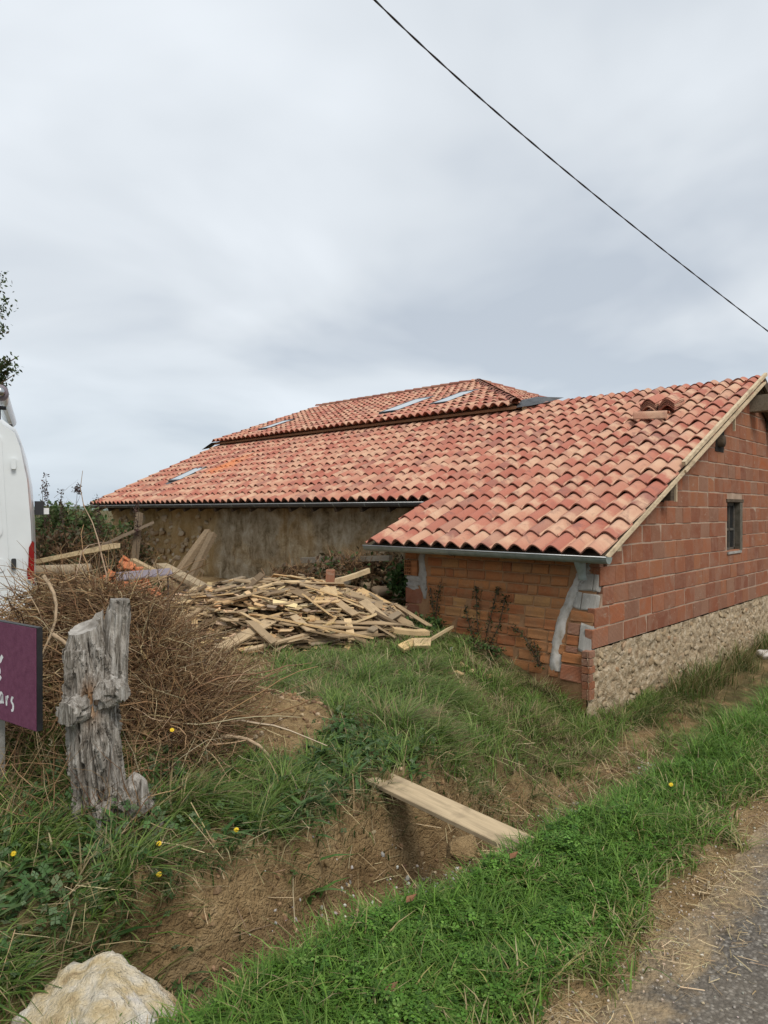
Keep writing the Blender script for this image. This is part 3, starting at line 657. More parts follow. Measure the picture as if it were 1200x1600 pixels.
# gutters
def gutter(name, x, z, y0, y1, rad, parent, mat='zinc_green'):
    V = []; Q = []; n = 11; yn = max(2, int((y1-y0)/0.6)+1); yy = np.linspace(y0, y1, yn)
    for y in yy:
        for rr in (rad, rad-0.006):
            for k in range(n):
                a = math.pi*k/(n-1); V.append((x - rr*math.cos(a), y, z - rr*math.sin(a)))
    for i in range(yn-1):
        for k in range(n-1):
            a = i*2*n+k; Q.append((a, a+1, a+2*n+1, a+2*n)); b = a+n; Q.append((b, b+2*n, b+2*n+1, b+1))
        for k in (0, n-1):
            a = i*2*n+k; Q.append((a, a+n, a+3*n, a+2*n))
    for e in (0, yn-1): Q.append(tuple(e*2*n+k for k in range(n)))
    g = link(name, mesh(name, V, Q), mat, parent)
    link('bead', tube('bead', [(x-rad-.002, y0, z+.004), (x-rad-.002, y1, z+.004)], .008, 8), 'zinc', g)
    y = y0+0.5
    while y < y1:
        pts = [(x - (rad+.004)*math.cos(math.pi*k/10), y, z - (rad+.004)*math.sin(math.pi*k/10)) for k in range(11)]
        v = []
        for p in pts: v += [(p[0], y-.012, p[2]), (p[0], y+.012, p[2])]
        link('bracket', mesh('bracket', v, [(2*k, 2*k+1, 2*k+3, 2*k+2) for k in range(10)]), 'zinc_green', g)
        y += 0.75
    return g
g1 = gutter('gutter', 6.50, -0.475, 3.10, 6.54, 0.068, out)
V = []; prof = [(-.52, .070), (-.545, .068), (-.60, .058), (-.66, .047), (-.69, .047), (-.70, .052), (-.73, .050)]
for z, r_ in prof:
    for k in range(12): a = 2*math.pi*k/12; V.append((6.53 + r_*math.cos(a) + (-.52-z)*.35, 3.44 + r_*math.sin(a)*.85, z))
link('outlet', mesh('outlet', V, [(i*12+k, i*12+(k+1) % 12, (i+1)*12+(k+1) % 12, (i+1)*12+k) for i in range(len(prof)-1) for k in range(12)], True), 'zinc_green', g1)

# rake timbers, purlins, ridge beam
def on_rake(x, off): return Vector((x, 0, rz(x)+off))
def rake_bar(name, x0, x1, y, off, w, h, mat):
    a = on_rake(x0, off); b = on_rake(x1, off); a.y = b.y = y
    return link(name, beam_mesh(name, a, b, w, h, up=(-SL, 0, 1)), mat, out)
rake_bar('verge_lath', 6.58, 12.0, 3.165, -0.062, 0.022, 0.05, 'pine')
rake_bar('barge_board', 8.62, 12.12, 3.150, 0.062, 0.045, 0.050, 'pine')
rake_bar('barge_board', 8.66, 12.06, 3.145, -0.050, 0.030, 0.034, 'pine')
bk = link('back_barge_board', beam_mesh('back_barge_board', (12.02, 3.155, rz(12.0)-.02), (16.5, 3.155, rz(12.0)-.02-SL*4.48), .04, .14, up=(SL, 0, 1)), 'oldbeam', out)
for i, x in enumerate((12.9, 14.0)):
    link('purlin', beam_mesh('purlin', (x, 3.0, rz(RIDGE)-SL*(x-RIDGE)-.19), (x, 6.3, rz(RIDGE)-SL*(x-RIDGE)-.19), .16, .18), 'oldbeam', out)
link('ridge_beam', beam_mesh('ridge_beam', (12.06, 3.04, rz(12.0)-.36), (12.06, 6.3, rz(12.0)-.36), .27, .24, jit=.01), M['plank'], out, color=(0.24, 0.20, 0.145))
link('back_rafter', beam_mesh('back_rafter', (12.1, 3.26, rz(12.0)-.17), (15.5, 3.26, rz(12.0)-.17-SL*3.4), .07, .15, up=(SL, 0, 1)), 'oldbeam', out)
link('purlin', tube('purlin', [(10.47, 3.26, .99), (10.47, 6.2, .99)], .085, 12), 'oldbeam', out)
link('purlin', beam_mesh('purlin', (8.40, 3.20, rz(8.40)-.21), (8.40, 6.2, rz(8.40)-.21), .12, .17), 'oldbeam', out)
link('purlin', beam_mesh('purlin', (6.95, 3.20, rz(6.95)-.13), (6.95, 6.2, rz(6.95)-.13), .10, .10), 'pine', out)
for x, h in ((8.50, .25), (10.72, .22)):
    link('batten', beam_mesh('batten', (x, 3.20, rz(x)-.10), (x, 3.20, rz(x)-.10-h), .03, .025, up=(1, 0, 0)), 'pine', out)
link('beam_pocket', extrude_y('beam_pocket', [(10.30, .84), (10.66, .84), (10.70, rz(10.70)-.16), (10.36, rz(10.36)-.16)], YG-0.006, YG+0.05), 'dark', out)
link('beam_pocket', extrude_y('beam_pocket', [(8.16, rz(8.16)-.17), (8.20, rz(8.16)-.20), (8.46, rz(8.16)-.20), (8.47, rz(8.46)-.16)], YG-0.006, YG+0.05), 'dark', out)

# window in the gable
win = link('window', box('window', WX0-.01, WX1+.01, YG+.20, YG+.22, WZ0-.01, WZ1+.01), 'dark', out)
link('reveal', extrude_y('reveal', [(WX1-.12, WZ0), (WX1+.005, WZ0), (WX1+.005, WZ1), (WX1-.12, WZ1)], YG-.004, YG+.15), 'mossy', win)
link('lintel', box('lintel', WX0-.06, WX1+.04, YG-.012, YG+.18, WZ1+.002, WZ1+.045), 'oldbeam', win)
link('sill', box('sill', WX0-.02, WX1-.08, YG-.02, YG+.18, WZ0-.035, WZ0), 'cement', win)
for (a, b, c, d) in ((WX0, WX0+.06, WZ0, WZ1), (WX1-.18, WX1-.13, WZ0, WZ1), (WX0, WX1-.13, WZ1-.05, WZ1), (WX0, WX1-.13, WZ0, WZ0+.05), (WX0+.06, WX1-.18, -.31, -.275), (WX0+.29, WX0+.32, WZ0+.05, WZ1-.05)):
    link('frame', box('frame', a, b, YG+.07, YG+.11, c, d), M['plank'], win, color=(0.085, 0.08, 0.07))
link('pane', box('pane', WX0+.05, WX1-.14, YG+.085, YG+.09, WZ0+.04, WZ1-.04), 'darkglass', win)

# ------------------------------------------------------------------ barn
barn = thing('barn', 'long old earth walled barn with stepped clay tile roof and roof windows', 'building', (12, 12, -1.5))
KX = 15; YB = Y0 + KX*TP; YE = 18.55
F4 = EX + 4*DX
broof = link('lower_roof', slab('lower_roof', [(F4+.06, YB+.02, rz(F4+.06)-.035), (11.9, YB+.02, rz(11.9)-.035), (11.9, YE, rz(11.9)-.035), (F4+.06, YE, rz(F4+.06)-.035)], .06), 'oldbeam', barn)
SKY_L = (9.05, 9.80, 15.85, 16.35)
def in_sky(x, y, s, m=0.0): return s[0]-.30-m < x < s[1]-.05 and s[2]-.17 < y < s[3]-.06
near = []; far = []
ncol = int((YE-YB)/TP)
for k in range(ncol):
    for r_ in range(4, 16):
        x = EX + r_*DX; y = YB + k*TP
        if in_sky(x, y, SKY_L): continue
        (near if k < 25 else far).append(((x, y, rz(x)-.012), F0))
for k in range(4):                               # strip above, beside the stepped upper roof
    for r_ in (16,): near.append(((EX+r_*DX, YB+k*TP, rz(EX+r_*DX)-.012), F0))
for p, F in near[:300]: place_tile(p, F, broof)
merged_tiles('tile_field', far + near[300:], broof)
g2 = gutter('gutter', F4-.02, rz(F4)-.03, YB+.06, YE+.05, 0.062, barn, 'lead')
# upper roof, hipped at the near end
UX, UZ, US = 11.56, 2.075, 0.36; AX = 15.8; YN, YA = 7.42, 11.46; YF = 18.35
HK = (AX-UX)/(YA-YN); HS = (AX-UX)*US/(YA-YN); AZ = UZ + US*(AX-UX); UD = TR*math.cos(math.atan(US))
def uz(x): return UZ + US*(x-UX)
uroof = link('upper_roof', slab('upper_roof', [(UX+.06, YN+.06, UZ-.02), (AX, YA, AZ-.04), (AX, YF, AZ-.04), (UX+.06, YF, UZ-.02)][::-1][::-1], .05), 'fascia', barn)
link('hip_face', slab('hip_face', [(UX+.06, YN+.06, UZ-.02), (2*AX-UX, YN+.06, UZ-.02), (AX, YA, AZ-.04)], .04), 'fascia', uroof)
link('rear_face', slab('rear_face', [(AX, YA, AZ-.04), (2*AX-UX, YN+.06, UZ-.02), (2*AX-UX, YF, UZ-.02), (AX, YF, AZ-.04)], .04), 'terra', uroof)
SKY_U = [(12.45, 13.80, 11.42, 12.00), (12.70, 13.85, 10.05, 10.55), (12.45, 13.35, 16.65, 17.12)]
pl = []; FU = frame(US)
for k in range(int((YF-YN)/TP)):
    for r_ in range(13):
        x = UX + r_*UD; y = YN + k*TP
        if x + .2 > AX+.05: continue
        if x + .25 > UX + (y+.11-YN)*HK + .12: continue
        if any(in_sky(x, y, s) for s in SKY_U): continue
        pl.append(((x, y, uz(x)-.012), FU))
pl.sort(key=lambda t: t[0][0]**2 + t[0][1]**2)
for p, F in pl[:280]: place_tile(p, F, uroof)
merged_tiles('tile_field', pl[280:], uroof)
FH = frame(HS, (0, 1)); hp = []; HD = TR*math.cos(math.atan(HS))
for k in range(-22, 22):
    for r_ in range(12):
        y = YN + r_*HD; x = AX + k*TP
        if abs(x-.11-AX) > (YA-y-.25)*HK + .08: continue
        hp.append(((x, y, UZ+HS*(y-YN)-.012), FH))
merged_tiles('tile_field', hp, uroof)
# half-round caps on ridge and hips
V = []; Q = []
for x, r_, dz in ((0, .10, .018), (.2, .094, .009), (.40, .088, 0)):
    for k in range(9): a = math.pi*k/8; V.append((x, r_*math.cos(a), r_*math.sin(a)*.8+dz))
for i in range(2):
    for k in range(8): a = i*9+k; Q.append((a, a+9, a+10, a+1))
cap_me = mesh('ridge_tile', V, Q, True); cap_me.materials.append(M['tile'])
def caps(a, b, parent):
    a = Vector(a); b = Vector(b); d = (b-a); n = int(d.length/.35); X = d.normalized(); Y = Vector((0, 0, 1)).cross(X).normalized(); F = Matrix((X, Y, X.cross(Y))).transposed()
    for i in range(n): link('ridge_tile', cap_me, None, parent, loc=a + X*(i*.35) + Vector((0, 0, .02)), rot=jitter(F))
caps((AX, YF, AZ+.01), (AX, YA-.1, AZ+.01), uroof)
caps((UX+.05, YN+.05, UZ+.03), (AX, YA, AZ+.02), uroof)
caps((2*AX-UX-.05, YN+.05, UZ+.03), (AX, YA, AZ+.02), uroof)
# step between the roofs: boards under the upper eave
yy = YN+.25; 
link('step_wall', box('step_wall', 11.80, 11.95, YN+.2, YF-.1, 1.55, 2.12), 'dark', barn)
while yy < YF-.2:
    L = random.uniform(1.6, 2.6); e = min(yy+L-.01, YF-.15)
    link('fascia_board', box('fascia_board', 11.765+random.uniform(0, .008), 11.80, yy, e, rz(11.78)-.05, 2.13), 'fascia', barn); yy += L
link('end_wall', box('end_wall', 11.85, 19.6, YN+.25, YN+.40, -1.5, 2.10), 'mortar_tan', barn)
link('flashing', mesh('flashing', [(11.55, YN+.02, 2.02), (11.95, YN-.45, 2.12), (12.5, YN-.50, 2.27), (12.4, YN+.05, 2.34), (11.9, YN+.12, 2.22), (11.75, YN-.2, 2.06), (12.2, YN-.3, 2.27)], [(0, 5, 6, 4), (5, 1, 2, 6), (4, 6, 2, 3)]), 'lead', barn)
link('end_block', beam_mesh('end_block', (11.78, YN-.05, 1.90), (11.78, YN-.05, 2.06), .10, .09, up=(1, 0, 0)), 'pine', barn)
link('flashing', mesh('flashing', [(11.35, YF+.25, rz(11.35)+.10), (11.7, YF+.30, rz(11.7)+.02), (11.75, YF-.05, 2.10), (11.5, YF-.05, 2.06)], [(0, 1, 2, 3)]), 'lead', barn)
# roof windows
def skylight(s, zf, slope, parent):
    x0, x1, y0, y1 = s; F = frame(slope); o = Vector((x0, y0, zf(x0)+.055)); L = (x1-x0)*math.sqrt(1+slope*slope); W_ = y1-y0
    def bx(nm, a, b, c, d, e, f, mat, par):
        v, fc = box_vf(a, b, c, d, e, f); return link(nm, mesh(nm, [o + F @ Vector(p) for p in v], fc), mat, par)
    sk = bx('skylight', -.02, L+.02, -.02, W_+.02, -.06, .012, 'lead', parent)
    for (a, b, c, d) in ((-.04, L+.04, -.04, .008), (-.04, L+.04, W_-.008, W_+.04), (-.05, .015, .008, W_-.008), (L-.02, L+.09, .008, W_-.008)):
        bx('frame', a, b, c, d, -.05, .030, 'lead', sk)
    bx('pane', .015, L-.02, .008, W_-.008, .013, .026, 'glass', sk)
    bx('flashing', -.32, -.06, -.10, W_+.10, -.03, -.008, 'lead', sk)
skylight(SKY_L, rz, SL, broof)
for s in SKY_U: skylight(s, uz, US, uroof)
# barn wall
ys = np.arange(6.5, 18.2, 0.07); zs = np.arange(-1.9, 0.12, 0.07); XX = []
V = []; Q = []
stonepart = lambda y: sst(13.0, 13.5, y)
A, B = np.meshgrid(ys, zs, indexing='ij')
Xw = 8.30 - 0.07*(fbm(A*2.2, B*1.2, 71)-.5) - 0.10*(fbm(A*5, B*5, 72)-.5) + stonepart(A)*(0.08 - 0.09*(fbm(A*6, B*9, 73)-.5))
Xw = Xw - 0.06*np.exp(-((A-10.25)/.22)**4) - 0.05*np.exp(-((A-14.9)/.16)**4)
a_, b_ = A.shape; ii, jj = np.meshgrid(np.arange(a_-1), np.arange(b_-1), indexing='ij'); q0 = (ii*b_+jj).ravel()
bw = link('barn_wall', mesh_np('barn_wall', np.stack([Xw.ravel(), A.ravel(), B.ravel()], 1), np.stack([q0, q0+1, q0+b_+1, q0+b_], 1), smooth=True), 'barn', barn)
for t in range(150):
    y = random.uniform(13.3, 17.9); z = random.uniform(-1.5, -.1); s = random.uniform(.045, .10)
    link('stone', random.choice(stone_me), None, bw, loc=(8.37, y, z), scale=(s*.5, s*random.uniform(.9, 1.7), s*.75), rot=(random.uniform(-.4, .4), 0, 0))
link('end_wall', box('end_wall', 8.4, 19, 18.05, 18.25, -1.7, .2), 'barn', barn)
for y in np.arange(6.8, 18.5, 0.62):
    link('rafter_tail', beam_mesh('rafter_tail', (F4+.04, y, rz(F4+.04)-.15), (8.7, y, rz(8.7)-.15), .07, .10, up=(-SL, 0, 1)), 'oldbeam', barn)
link('wall_plate', beam_mesh('wall_plate', (8.34, 6.5, .10), (8.34, 18.2, .10), .16, .14), 'oldbeam', barn)
# spare tiles stacked on the outbuilding roof
stack_n = 0
for cx, cy, n_ in ((10.62, 4.30, 5), (10.62, 4.02, 5)):
    for i in range(n_):
        o = link('spare_tile', tile_me[i % 4], None, loc=(cx+random.uniform(-.02, .02), cy+random.uniform(-.008, .008), rz(cx)+.085+i*.030), rot=jitter(frame(SL-.05)), scale=(1.0, 1.05, 1.1))
        top = i == n_-1
        side = 'left' if cy > 4.1 else 'right'
        o['label'] = (f'topmost clay tile of the {side} stack lying loose on the outbuilding roof' if top else f'clay tile within the {side} stack lying loose on the outbuilding roof, under its topmost tile')
        o['category'] = 'roof tile'; o['group'] = 'spare tiles stacked on the roof'
link('spare_tile', tile_me[1], None, loc=(10.30, 4.52, rz(10.30)+.10), rot=(F0 @ Euler((R(8), 0, R(-87))).to_matrix()), scale=(1.15, .8, 1), label='single orange clay tile lying crosswise below the two tile stacks on the roof', cat='roof tile', group='spare tiles stacked on the roof')

# ------------------------------------------------------------------ vegetation builders (arrays)
def blade_mesh(name, x, y, z, h, w, az, curve, cols, twist=None):
    n = len(x); T = np.array([0.0, 0.36, 0.70]); V = np.zeros((n, 7, 3), np.float32)
    dx, dy = np.cos(az), np.sin(az); tw = az + np.pi/2 + (twist if twist is not None else rng.uniform(-.6, .6, n)); sx, sy = np.cos(tw), np.sin(tw)
    def at(t): 
        out_ = h*curve*t*t; up = h*t*(1-0.42*np.minimum(curve, 1.6)*t); return x+dx*out_, y+dy*out_, z+up
    for k, t in enumerate(T):
        px, py, pz = at(t); ww = w*(0.5, 0.5, 0.34)[k]
        V[:, 2*k] = np.stack([px-sx*ww, py-sy*ww, pz], 1); V[:, 2*k+1] = np.stack([px+sx*ww, py+sy*ww, pz], 1)
    px, py, pz = at(1.0); V[:, 6] = np.stack([px, py, pz], 1)
    b = (np.arange(n)*7)[:, None]
    Q = np.concatenate([b+np.array([[0, 1, 3, 2]]), b+np.array([[2, 3, 5, 4]])]); Tr = b+np.array([[4, 5, 6]])
    shade = np.array([0.75, 0.75, 1.0, 1.0, 1.1, 1.1, 1.15])[None, :, None]
    col = np.clip(cols[:, None, :]*np.ones((1, 7, 1)), 0, 1)
    return mesh_np(name, V.reshape(-1, 3), Q, Tr, {'col': col.reshape(-1, 3)}, smooth=False)
def pick(pal, n, w=None):
    pal = np.array(pal); i = rng.choice(len(pal), n, p=w); return pal[i]*rng.uniform(.75, 1.25, (n, 1))*rng.uniform(.93, 1.07, (n, 3))
GREEN = [(0.090, 0.182, 0.024), (0.130, 0.240, 0.034), (0.060, 0.125, 0.018), (0.18, 0.27, 0.055), (0.30, 0.27, 0.10), (0.42, 0.34, 0.18)]
def scatter(x0, x1, y0, y1, dens, maskf):
    n = int((x1-x0)*(y1-y0)*dens); x = rng.uniform(x0, x1, n); y = rng.uniform(y0, y1, n)
    keep = rng.random(n) < maskf(x, y); return x[keep], y[keep]
def in_building(x, y): return ((x > 6.45) & (y > 3.31) & (y < 6.15)) | (x > 8.2) & (y > 6)

# verge: grass
def vm(x, y):
    d = np.hypot(x, y); ex = ditch_edge(x)
    return green(x, y)*(y < ex+0.25)*np.clip((3.6/np.maximum(d, 1.6))**1.15, 0.10, 1.0)*(0.75+0.25*sst(2.6, 4.5, x))
x, y = scatter(0.2, 17, 0.95, 2.35, 12500, vm); n = len(x)
cl = fbm(x*3.2, y*3.2, 81); h = (0.035 + 0.13*cl)*rng.uniform(.4, 1.5, n)*(1+0.35*sst(3, 6, x)); z = height(x, y)
dry = rng.random(n) < 0.05 + 0.40*sst(1.35, 1.05, y) + .15*sst(.55, .7, fbm(x*4+3, y*4, 86))
c = np.where(dry[:, None], pick(GREEN[4:], n), pick(GREEN[:4], n, [.4, .33, .15, .12]))
link('verge_grass', blade_mesh('verge_grass', x, y, z-.005, h, rng.uniform(.003, .0065, n)*(1+.12*np.hypot(x, y)/4), rng.uniform(0, 6.28, n) , rng.uniform(.3, 1.5, n), c), 'leaf', kind='stuff', label='bright green grass on the verge between road and ditch', cat='grass')
# verge: clover
def cm(x, y):
    d = np.hypot(x, y); return green(x, y)*(y < ditch_edge(x)+0.18)*sst(1.08, 1.3, y)*(1-0.8*sst(3.0, 5.0, x))*np.clip(3.0/np.maximum(d, 1), 0.2, 1)*(0.12+0.88*sst(.38, .62, fbm(x*2.3, y*2.3, 83)))
def leaflets(x, y, z, rad, cols, lobes=3, tilt=.5):
    n = len(x); V = np.zeros((n, lobes, 4, 3), np.float32); a0 = rng.uniform(0, 6.28, n)
    nx, ny = rng.normal(0, tilt*.5, n), rng.normal(0, tilt*.5, n)
    for l in range(lobes):
        a = a0 + l*2*np.pi/lobes; 
        for k, (rr, da, up) in enumerate(((0.05, 0, 0), (0.78, -.62, .10), (1.08, 0, -.05), (0.78, .62, .10))):
            px = np.cos(a+da)*rad*rr; py = np.sin(a+da)*rad*rr; V[:, l, k] = np.stack([x+px, y+py, z + nx*px + ny*py + up*rad], 1)
    idx = np.arange(n*lobes*4).reshape(-1, 4)
    return mesh_np('leaves', V.reshape(-1, 3), idx, None, {'col': np.repeat(cols, lobes*4, 0)})
x, y = scatter(0.3, 6, 0.98, 2.3, 17000, cm); n = len(x); z = height(x, y) + rng.uniform(.008, .080, n)*(0.25+1.1*fbm(x*4, y*4, 84))*sst(0.0, .25, ditch_edge(x)+.18-y)**.5
link('clover', leaflets(x, y, z, rng.uniform(.006, .0175, n), pick([(0.085, 0.190, 0.024), (0.120, 0.240, 0.034), (0.17, 0.30, 0.06), (0.050, 0.115, 0.018)], n, [.35, .35, .15, .15])), 'leaf', kind='stuff', label='low clover covering the near verge', cat='clover')
# bank and yard grass
def bmk(x, y):
    d = np.hypot(x, y); return green(x, y)*(y > ditch_edge(x)+0.2)*np.clip((4.2/np.maximum(d, 2.2))**1.0, .15, 1)*~in_building(x, y)*(0.25+0.75*sst(.30, .55, fbm(x*3.1, y*3.1, 91)))
x, y = scatter(-1.2, 8.4, 2.2, 8.5, 7500, bmk); n = len(x); cl = fbm(x*2.3, y*2.3, 92); cl2 = fbm(x*5.5, y*5.5, 93); z = height(x, y)
h = (0.05 + 0.26*sst(.35, .75, cl2)*(.4+.6*cl))*rng.uniform(.5, 1.4, n)
dry = rng.random(n) < 0.10 + 0.55*sst(.52, .68, fbm(x*3+7, y*3, 94))
c = np.where(dry[:, None], pick([(0.26, 0.22, 0.10), (0.36, 0.28, 0.15), (0.20, 0.17, 0.08)], n), pick([(0.105, 0.172, 0.030), (0.15, 0.222, 0.046), (0.07, 0.118, 0.022), (0.22, 0.265, 0.085)], n, [.4, .3, .18, .12]))
az = 2*np.pi*fbm(x*1.1, y*1.1, 95) + rng.normal(0, .9, n) + 3.4
link('bank_grass', blade_mesh('bank_grass', x, y, z-.01, h, rng.uniform(.004, .009, n), az, rng.uniform(.5, 1.7, n), c), 'leaf', kind='stuff', label='rough tufted grass on the bank in front of the brick wall', cat='grass')
# long grass hanging over the bank edge and along the wall foot
def tm(x, y):
    lip = np.exp(-((y-(2.64+.12*sst(1.8, 2.6, x)))/.08)**2)*sst(.32, .52, fbm(x*2.6, y*0+1, 96))*(x < 4.6)
    foot = np.exp(-((y-3.12)/.14)**2)*(x > 6.7)*sst(.28, .50, fbm(x*1.6, y*0, 97))
    side = np.exp(-((x-(6.40))/.20)**2)*(y > 3.4)*(y < 6.0)*(x < 6.6)*.7
    dit = np.exp(-((y-2.75)/.28)**2)*(x > 4.6)*(x < 13)*.22*sst(.45, .65, fbm(x*2, y*2, 98))
    return np.clip(lip+foot+side+dit, 0, 1)
x, y = scatter(0.4, 13.5, 2.3, 6.1, 2600, lambda a, b: tm(a, b)*~in_building(a, b)*np.clip(4/np.hypot(a, b), .2, 1)); n = len(x); z = height(x, y)
h = rng.uniform(.07, .22, n)*(1+.6*sst(6.6, 7.2, x)*(y < 3.3)*sst(.45, .65, fbm(x*1.6, y*0, 97)))
c = np.where((rng.random(n) < .38)[:, None], pick([(0.28, 0.23, 0.11), (0.40, 0.32, 0.17)], n), pick([(0.06, 0.11, 0.028), (0.085, 0.14, 0.035), (0.045, 0.08, 0.022)], n))
az = np.where(x < 6.3, -1.57, np.where(y < 3.3, -1.6, 3.1)) + rng.normal(0, .8, n)
link('long_grass', blade_mesh('long_grass', x, y, z-.01, h, rng.uniform(.004, .008, n), az, rng.uniform(.5, 1.6, n), c), 'leaf', kind='stuff', label='long drooping grass along the ditch lip and the wall foot', cat='grass')
n = 1500; ci = rng.integers(0, 4, n); x = np.array([8.6, 9.4, 10.6, 12.2])[ci] + rng.normal(0, .22, n); y = 3.05 + rng.normal(0, .10, n); y = np.minimum(y, 3.26); z = height(x, y)
c = np.where((rng.random(n) < .5)[:, None], pick([(0.26, 0.22, 0.10), (0.36, 0.29, 0.15)], n), pick([(0.075, 0.125, 0.025), (0.11, 0.165, 0.04)], n))
link('tall_weeds', blade_mesh('tall_weeds', x, y, z-.01, rng.uniform(.12, .52, n), rng.uniform(.005, .011, n), rng.uniform(0, 6.28, n), rng.uniform(.15, .9, n), c), 'leaf', kind='stuff', label='tall half dry weeds along the stone foot of the gable', cat='weeds')
# broad leaved weeds on the left bank
cx, cy = scatter(0.2, 3.3, 2.35, 4.2, 55, lambda a, b: np.maximum(green(a, b), .15*(a < 1.8))*(b > ditch_edge(a)+.5)); m = len(cx)
k = 9; x = np.repeat(cx, k)+rng.normal(0, .03, m*k); y = np.repeat(cy, k)+rng.normal(0, .03, m*k); z = height(x, y); n = m*k
link('weeds', blade_mesh('weeds', x, y, z, rng.uniform(.05, .15, n), rng.uniform(.014, .034, n), rng.uniform(0, 6.28, n), rng.uniform(.8, 1.8, n), pick([(0.05, 0.11, 0.03), (0.08, 0.16, 0.04), (0.10, 0.17, 0.06)], n)), 'leaf', kind='stuff', label='broad leaved weeds growing on the ditch bank', cat='weeds')
x, y = scatter(0.1, 3.4, 2.3, 3.9, 1500, lambda a, b: np.maximum(green(a, b)*.7, .5*(a < 1.45)*(b > 2.35))*(b > ditch_edge(a)+.55)); n = len(x); z = height(x, y)+rng.uniform(.01, .11, n)
link('ground_ivy', leaflets(x, y, z, rng.uniform(.009, .022, n), pick([(0.045, 0.10, 0.025), (0.075, 0.14, 0.04), (0.12, 0.17, 0.08)], n), 4, .9), 'leaf', kind='stuff', label='small creeping leaves over the left bank', cat='weeds')
# straw and dead stalks: along the road edge, on the bank, among weeds
def stalks(name, x, y, z, L, w, cols, label, pitch=.25):
    n = len(x); az = rng.uniform(0, 6.28, n); pt = rng.normal(0, pitch, n); dx, dy, dz = np.cos(az)*np.cos(pt), np.sin(az)*np.cos(pt), np.abs(np.sin(pt)); V = np.zeros((n, 6, 3), np.float32)
    bend = rng.normal(0, .12, n)
    for k, t in enumerate((-.5, 0, .5)):
        px = x+dx*L*t - dy*L*bend*(t*t); py = y+dy*L*t + dx*L*bend*(t*t); pz = z+dz*L*(t+.5)
        V[:, 2*k] = np.stack([px-dy*w*.5, py+dx*w*.5, pz], 1); V[:, 2*k+1] = np.stack([px+dy*w*.5, py-dx*w*.5, pz+w*.3], 1)
    b = (np.arange(n)*6)[:, None]; Q = np.concatenate([b+np.array([[0, 1, 3, 2]]), b+np.array([[2, 3, 5, 4]])])
    return link(name, mesh_np(name, V.reshape(-1, 3), Q, None, {'col': np.repeat(cols, 6, 0)}), 'straw', kind='stuff', label=label, cat='straw')
STRAW = [(0.42, 0.32, 0.17), (0.52, 0.42, 0.25), (0.33, 0.24, 0.13), (0.24, 0.17, 0.10)]
x, y = scatter(0.6, 9, 0.45, 1.35, 3600, lambda a, b: np.exp(-((b-.99)/.16)**2)*np.clip(3/np.hypot(a, b), .2, 1)*sst(.3, .6, fbm(a*4, b*4, 101))); n = len(x)
stalks('straw_litter', x, y, np.where(y < 1.02, ROAD_Z+.004, height(x, y)+.006), rng.uniform(.012, .085, n), rng.uniform(.0012, .0035, n), pick(STRAW, n), 'dry straw and grass clippings along the road edge', .08)
m_ = spot(-0.72, 4.8)
x, y = scatter(0.1, 7.0, 2.2, 6.0, 420, lambda a, b: .9*(~in_building(a, b))*(0.35+.65*(1-green(a, b)))*(1-.85*np.exp(-((a-m_.x)**2+(b-m_.y)**2)/.35))); n = len(x)
stalks('dead_stalks', x, y, height(x, y)+.01, rng.uniform(.06, .30, n), rng.uniform(.002, .005, n), pick(STRAW, n), 'dead pale stalks lying over the bank and yard', .35)

# gravel in the ditch and clods on the mound
pb = []
def pebbles(name, x, y, z, s, cols, label, cat):
    n = len(x); bm = bmesh.new(); bmesh.ops.create_icosphere(bm, subdivisions=1, radius=1); bv = np.array([v.co[:] for v in bm.verts]); bf = np.array([[v.index for v in f.verts] for f in bm.faces]); bm.free(); k = len(bv)
    V = bv[None]*(1+rng.uniform(-.3, .3, (n, k, 1))); V = V*(s[:, None]*rng.uniform(.6, 1.3, (n, 3)))[:, None, :]; V = V + np.stack([x, y, z], 1)[:, None, :]
    F = bf[None] + (np.arange(n)*k)[:, None, None]
    return link(name, mesh_np(name, V.reshape(-1, 3), None, F.reshape(-1, 3), {'col': np.repeat(cols, k, 0)}), 'twig', kind='stuff', label=label, cat=cat)
x, y = scatter(1.7, 8.5, 1.85, 2.7, 2600, lambda a, b: np.exp(-((b-2.33)/.18)**2)*np.clip(sst(.46, .62, fbm(a*1.7, b*1.7, 111)) + np.exp(-((a-2.55)/.5)**2), 0, 1)); n = len(x); s = .003 + .011*rng.random(n)**2
pebbles('gravel', x, y, height(x, y)+s*.3, s, pick([(0.34, 0.32, 0.29), (0.5, 0.48, 0.44), (0.22, 0.20, 0.18), (0.62, 0.60, 0.56)], n, [.4, .25, .25, .1]), 'grey gravel in the bottom of the ditch', 'gravel')
m_ = spot(-0.72, 4.8); x, y = scatter(0.9, 6.4, 1.95, 5.8, 900, lambda a, b: np.clip(.45*(1-green(a, b))*np.exp(-((a-m_.x)**2+(b-m_.y)**2)/.5) + .5*(1-green(a, b))*(b < 2.85)*(b > ditch_edge(a)+.25), 0, 1)); n = len(x); s = .003 + .016*rng.random(n)**3 + .016*(y > 3.3)*rng.random(n)**2
pebbles('soil_clods', x, y, height(x, y)+s*.2, s, pick([(0.22, 0.14, 0.072), (0.30, 0.20, 0.107), (0.14, 0.088, 0.046), (0.42, 0.32, 0.20)], n, [.4, .3, .2, .1]), 'crumbled ochre soil clods beside the brush heap', 'soil')
x, y = scatter(0.8, 6, 0.2, 1.15, 900, lambda a, b: (.15+.85*sst(.75, 1.0, b))*np.clip(2.5/np.hypot(a, b), .1, 1)); n = len(x); s = rng.uniform(.0015, .0055, n)
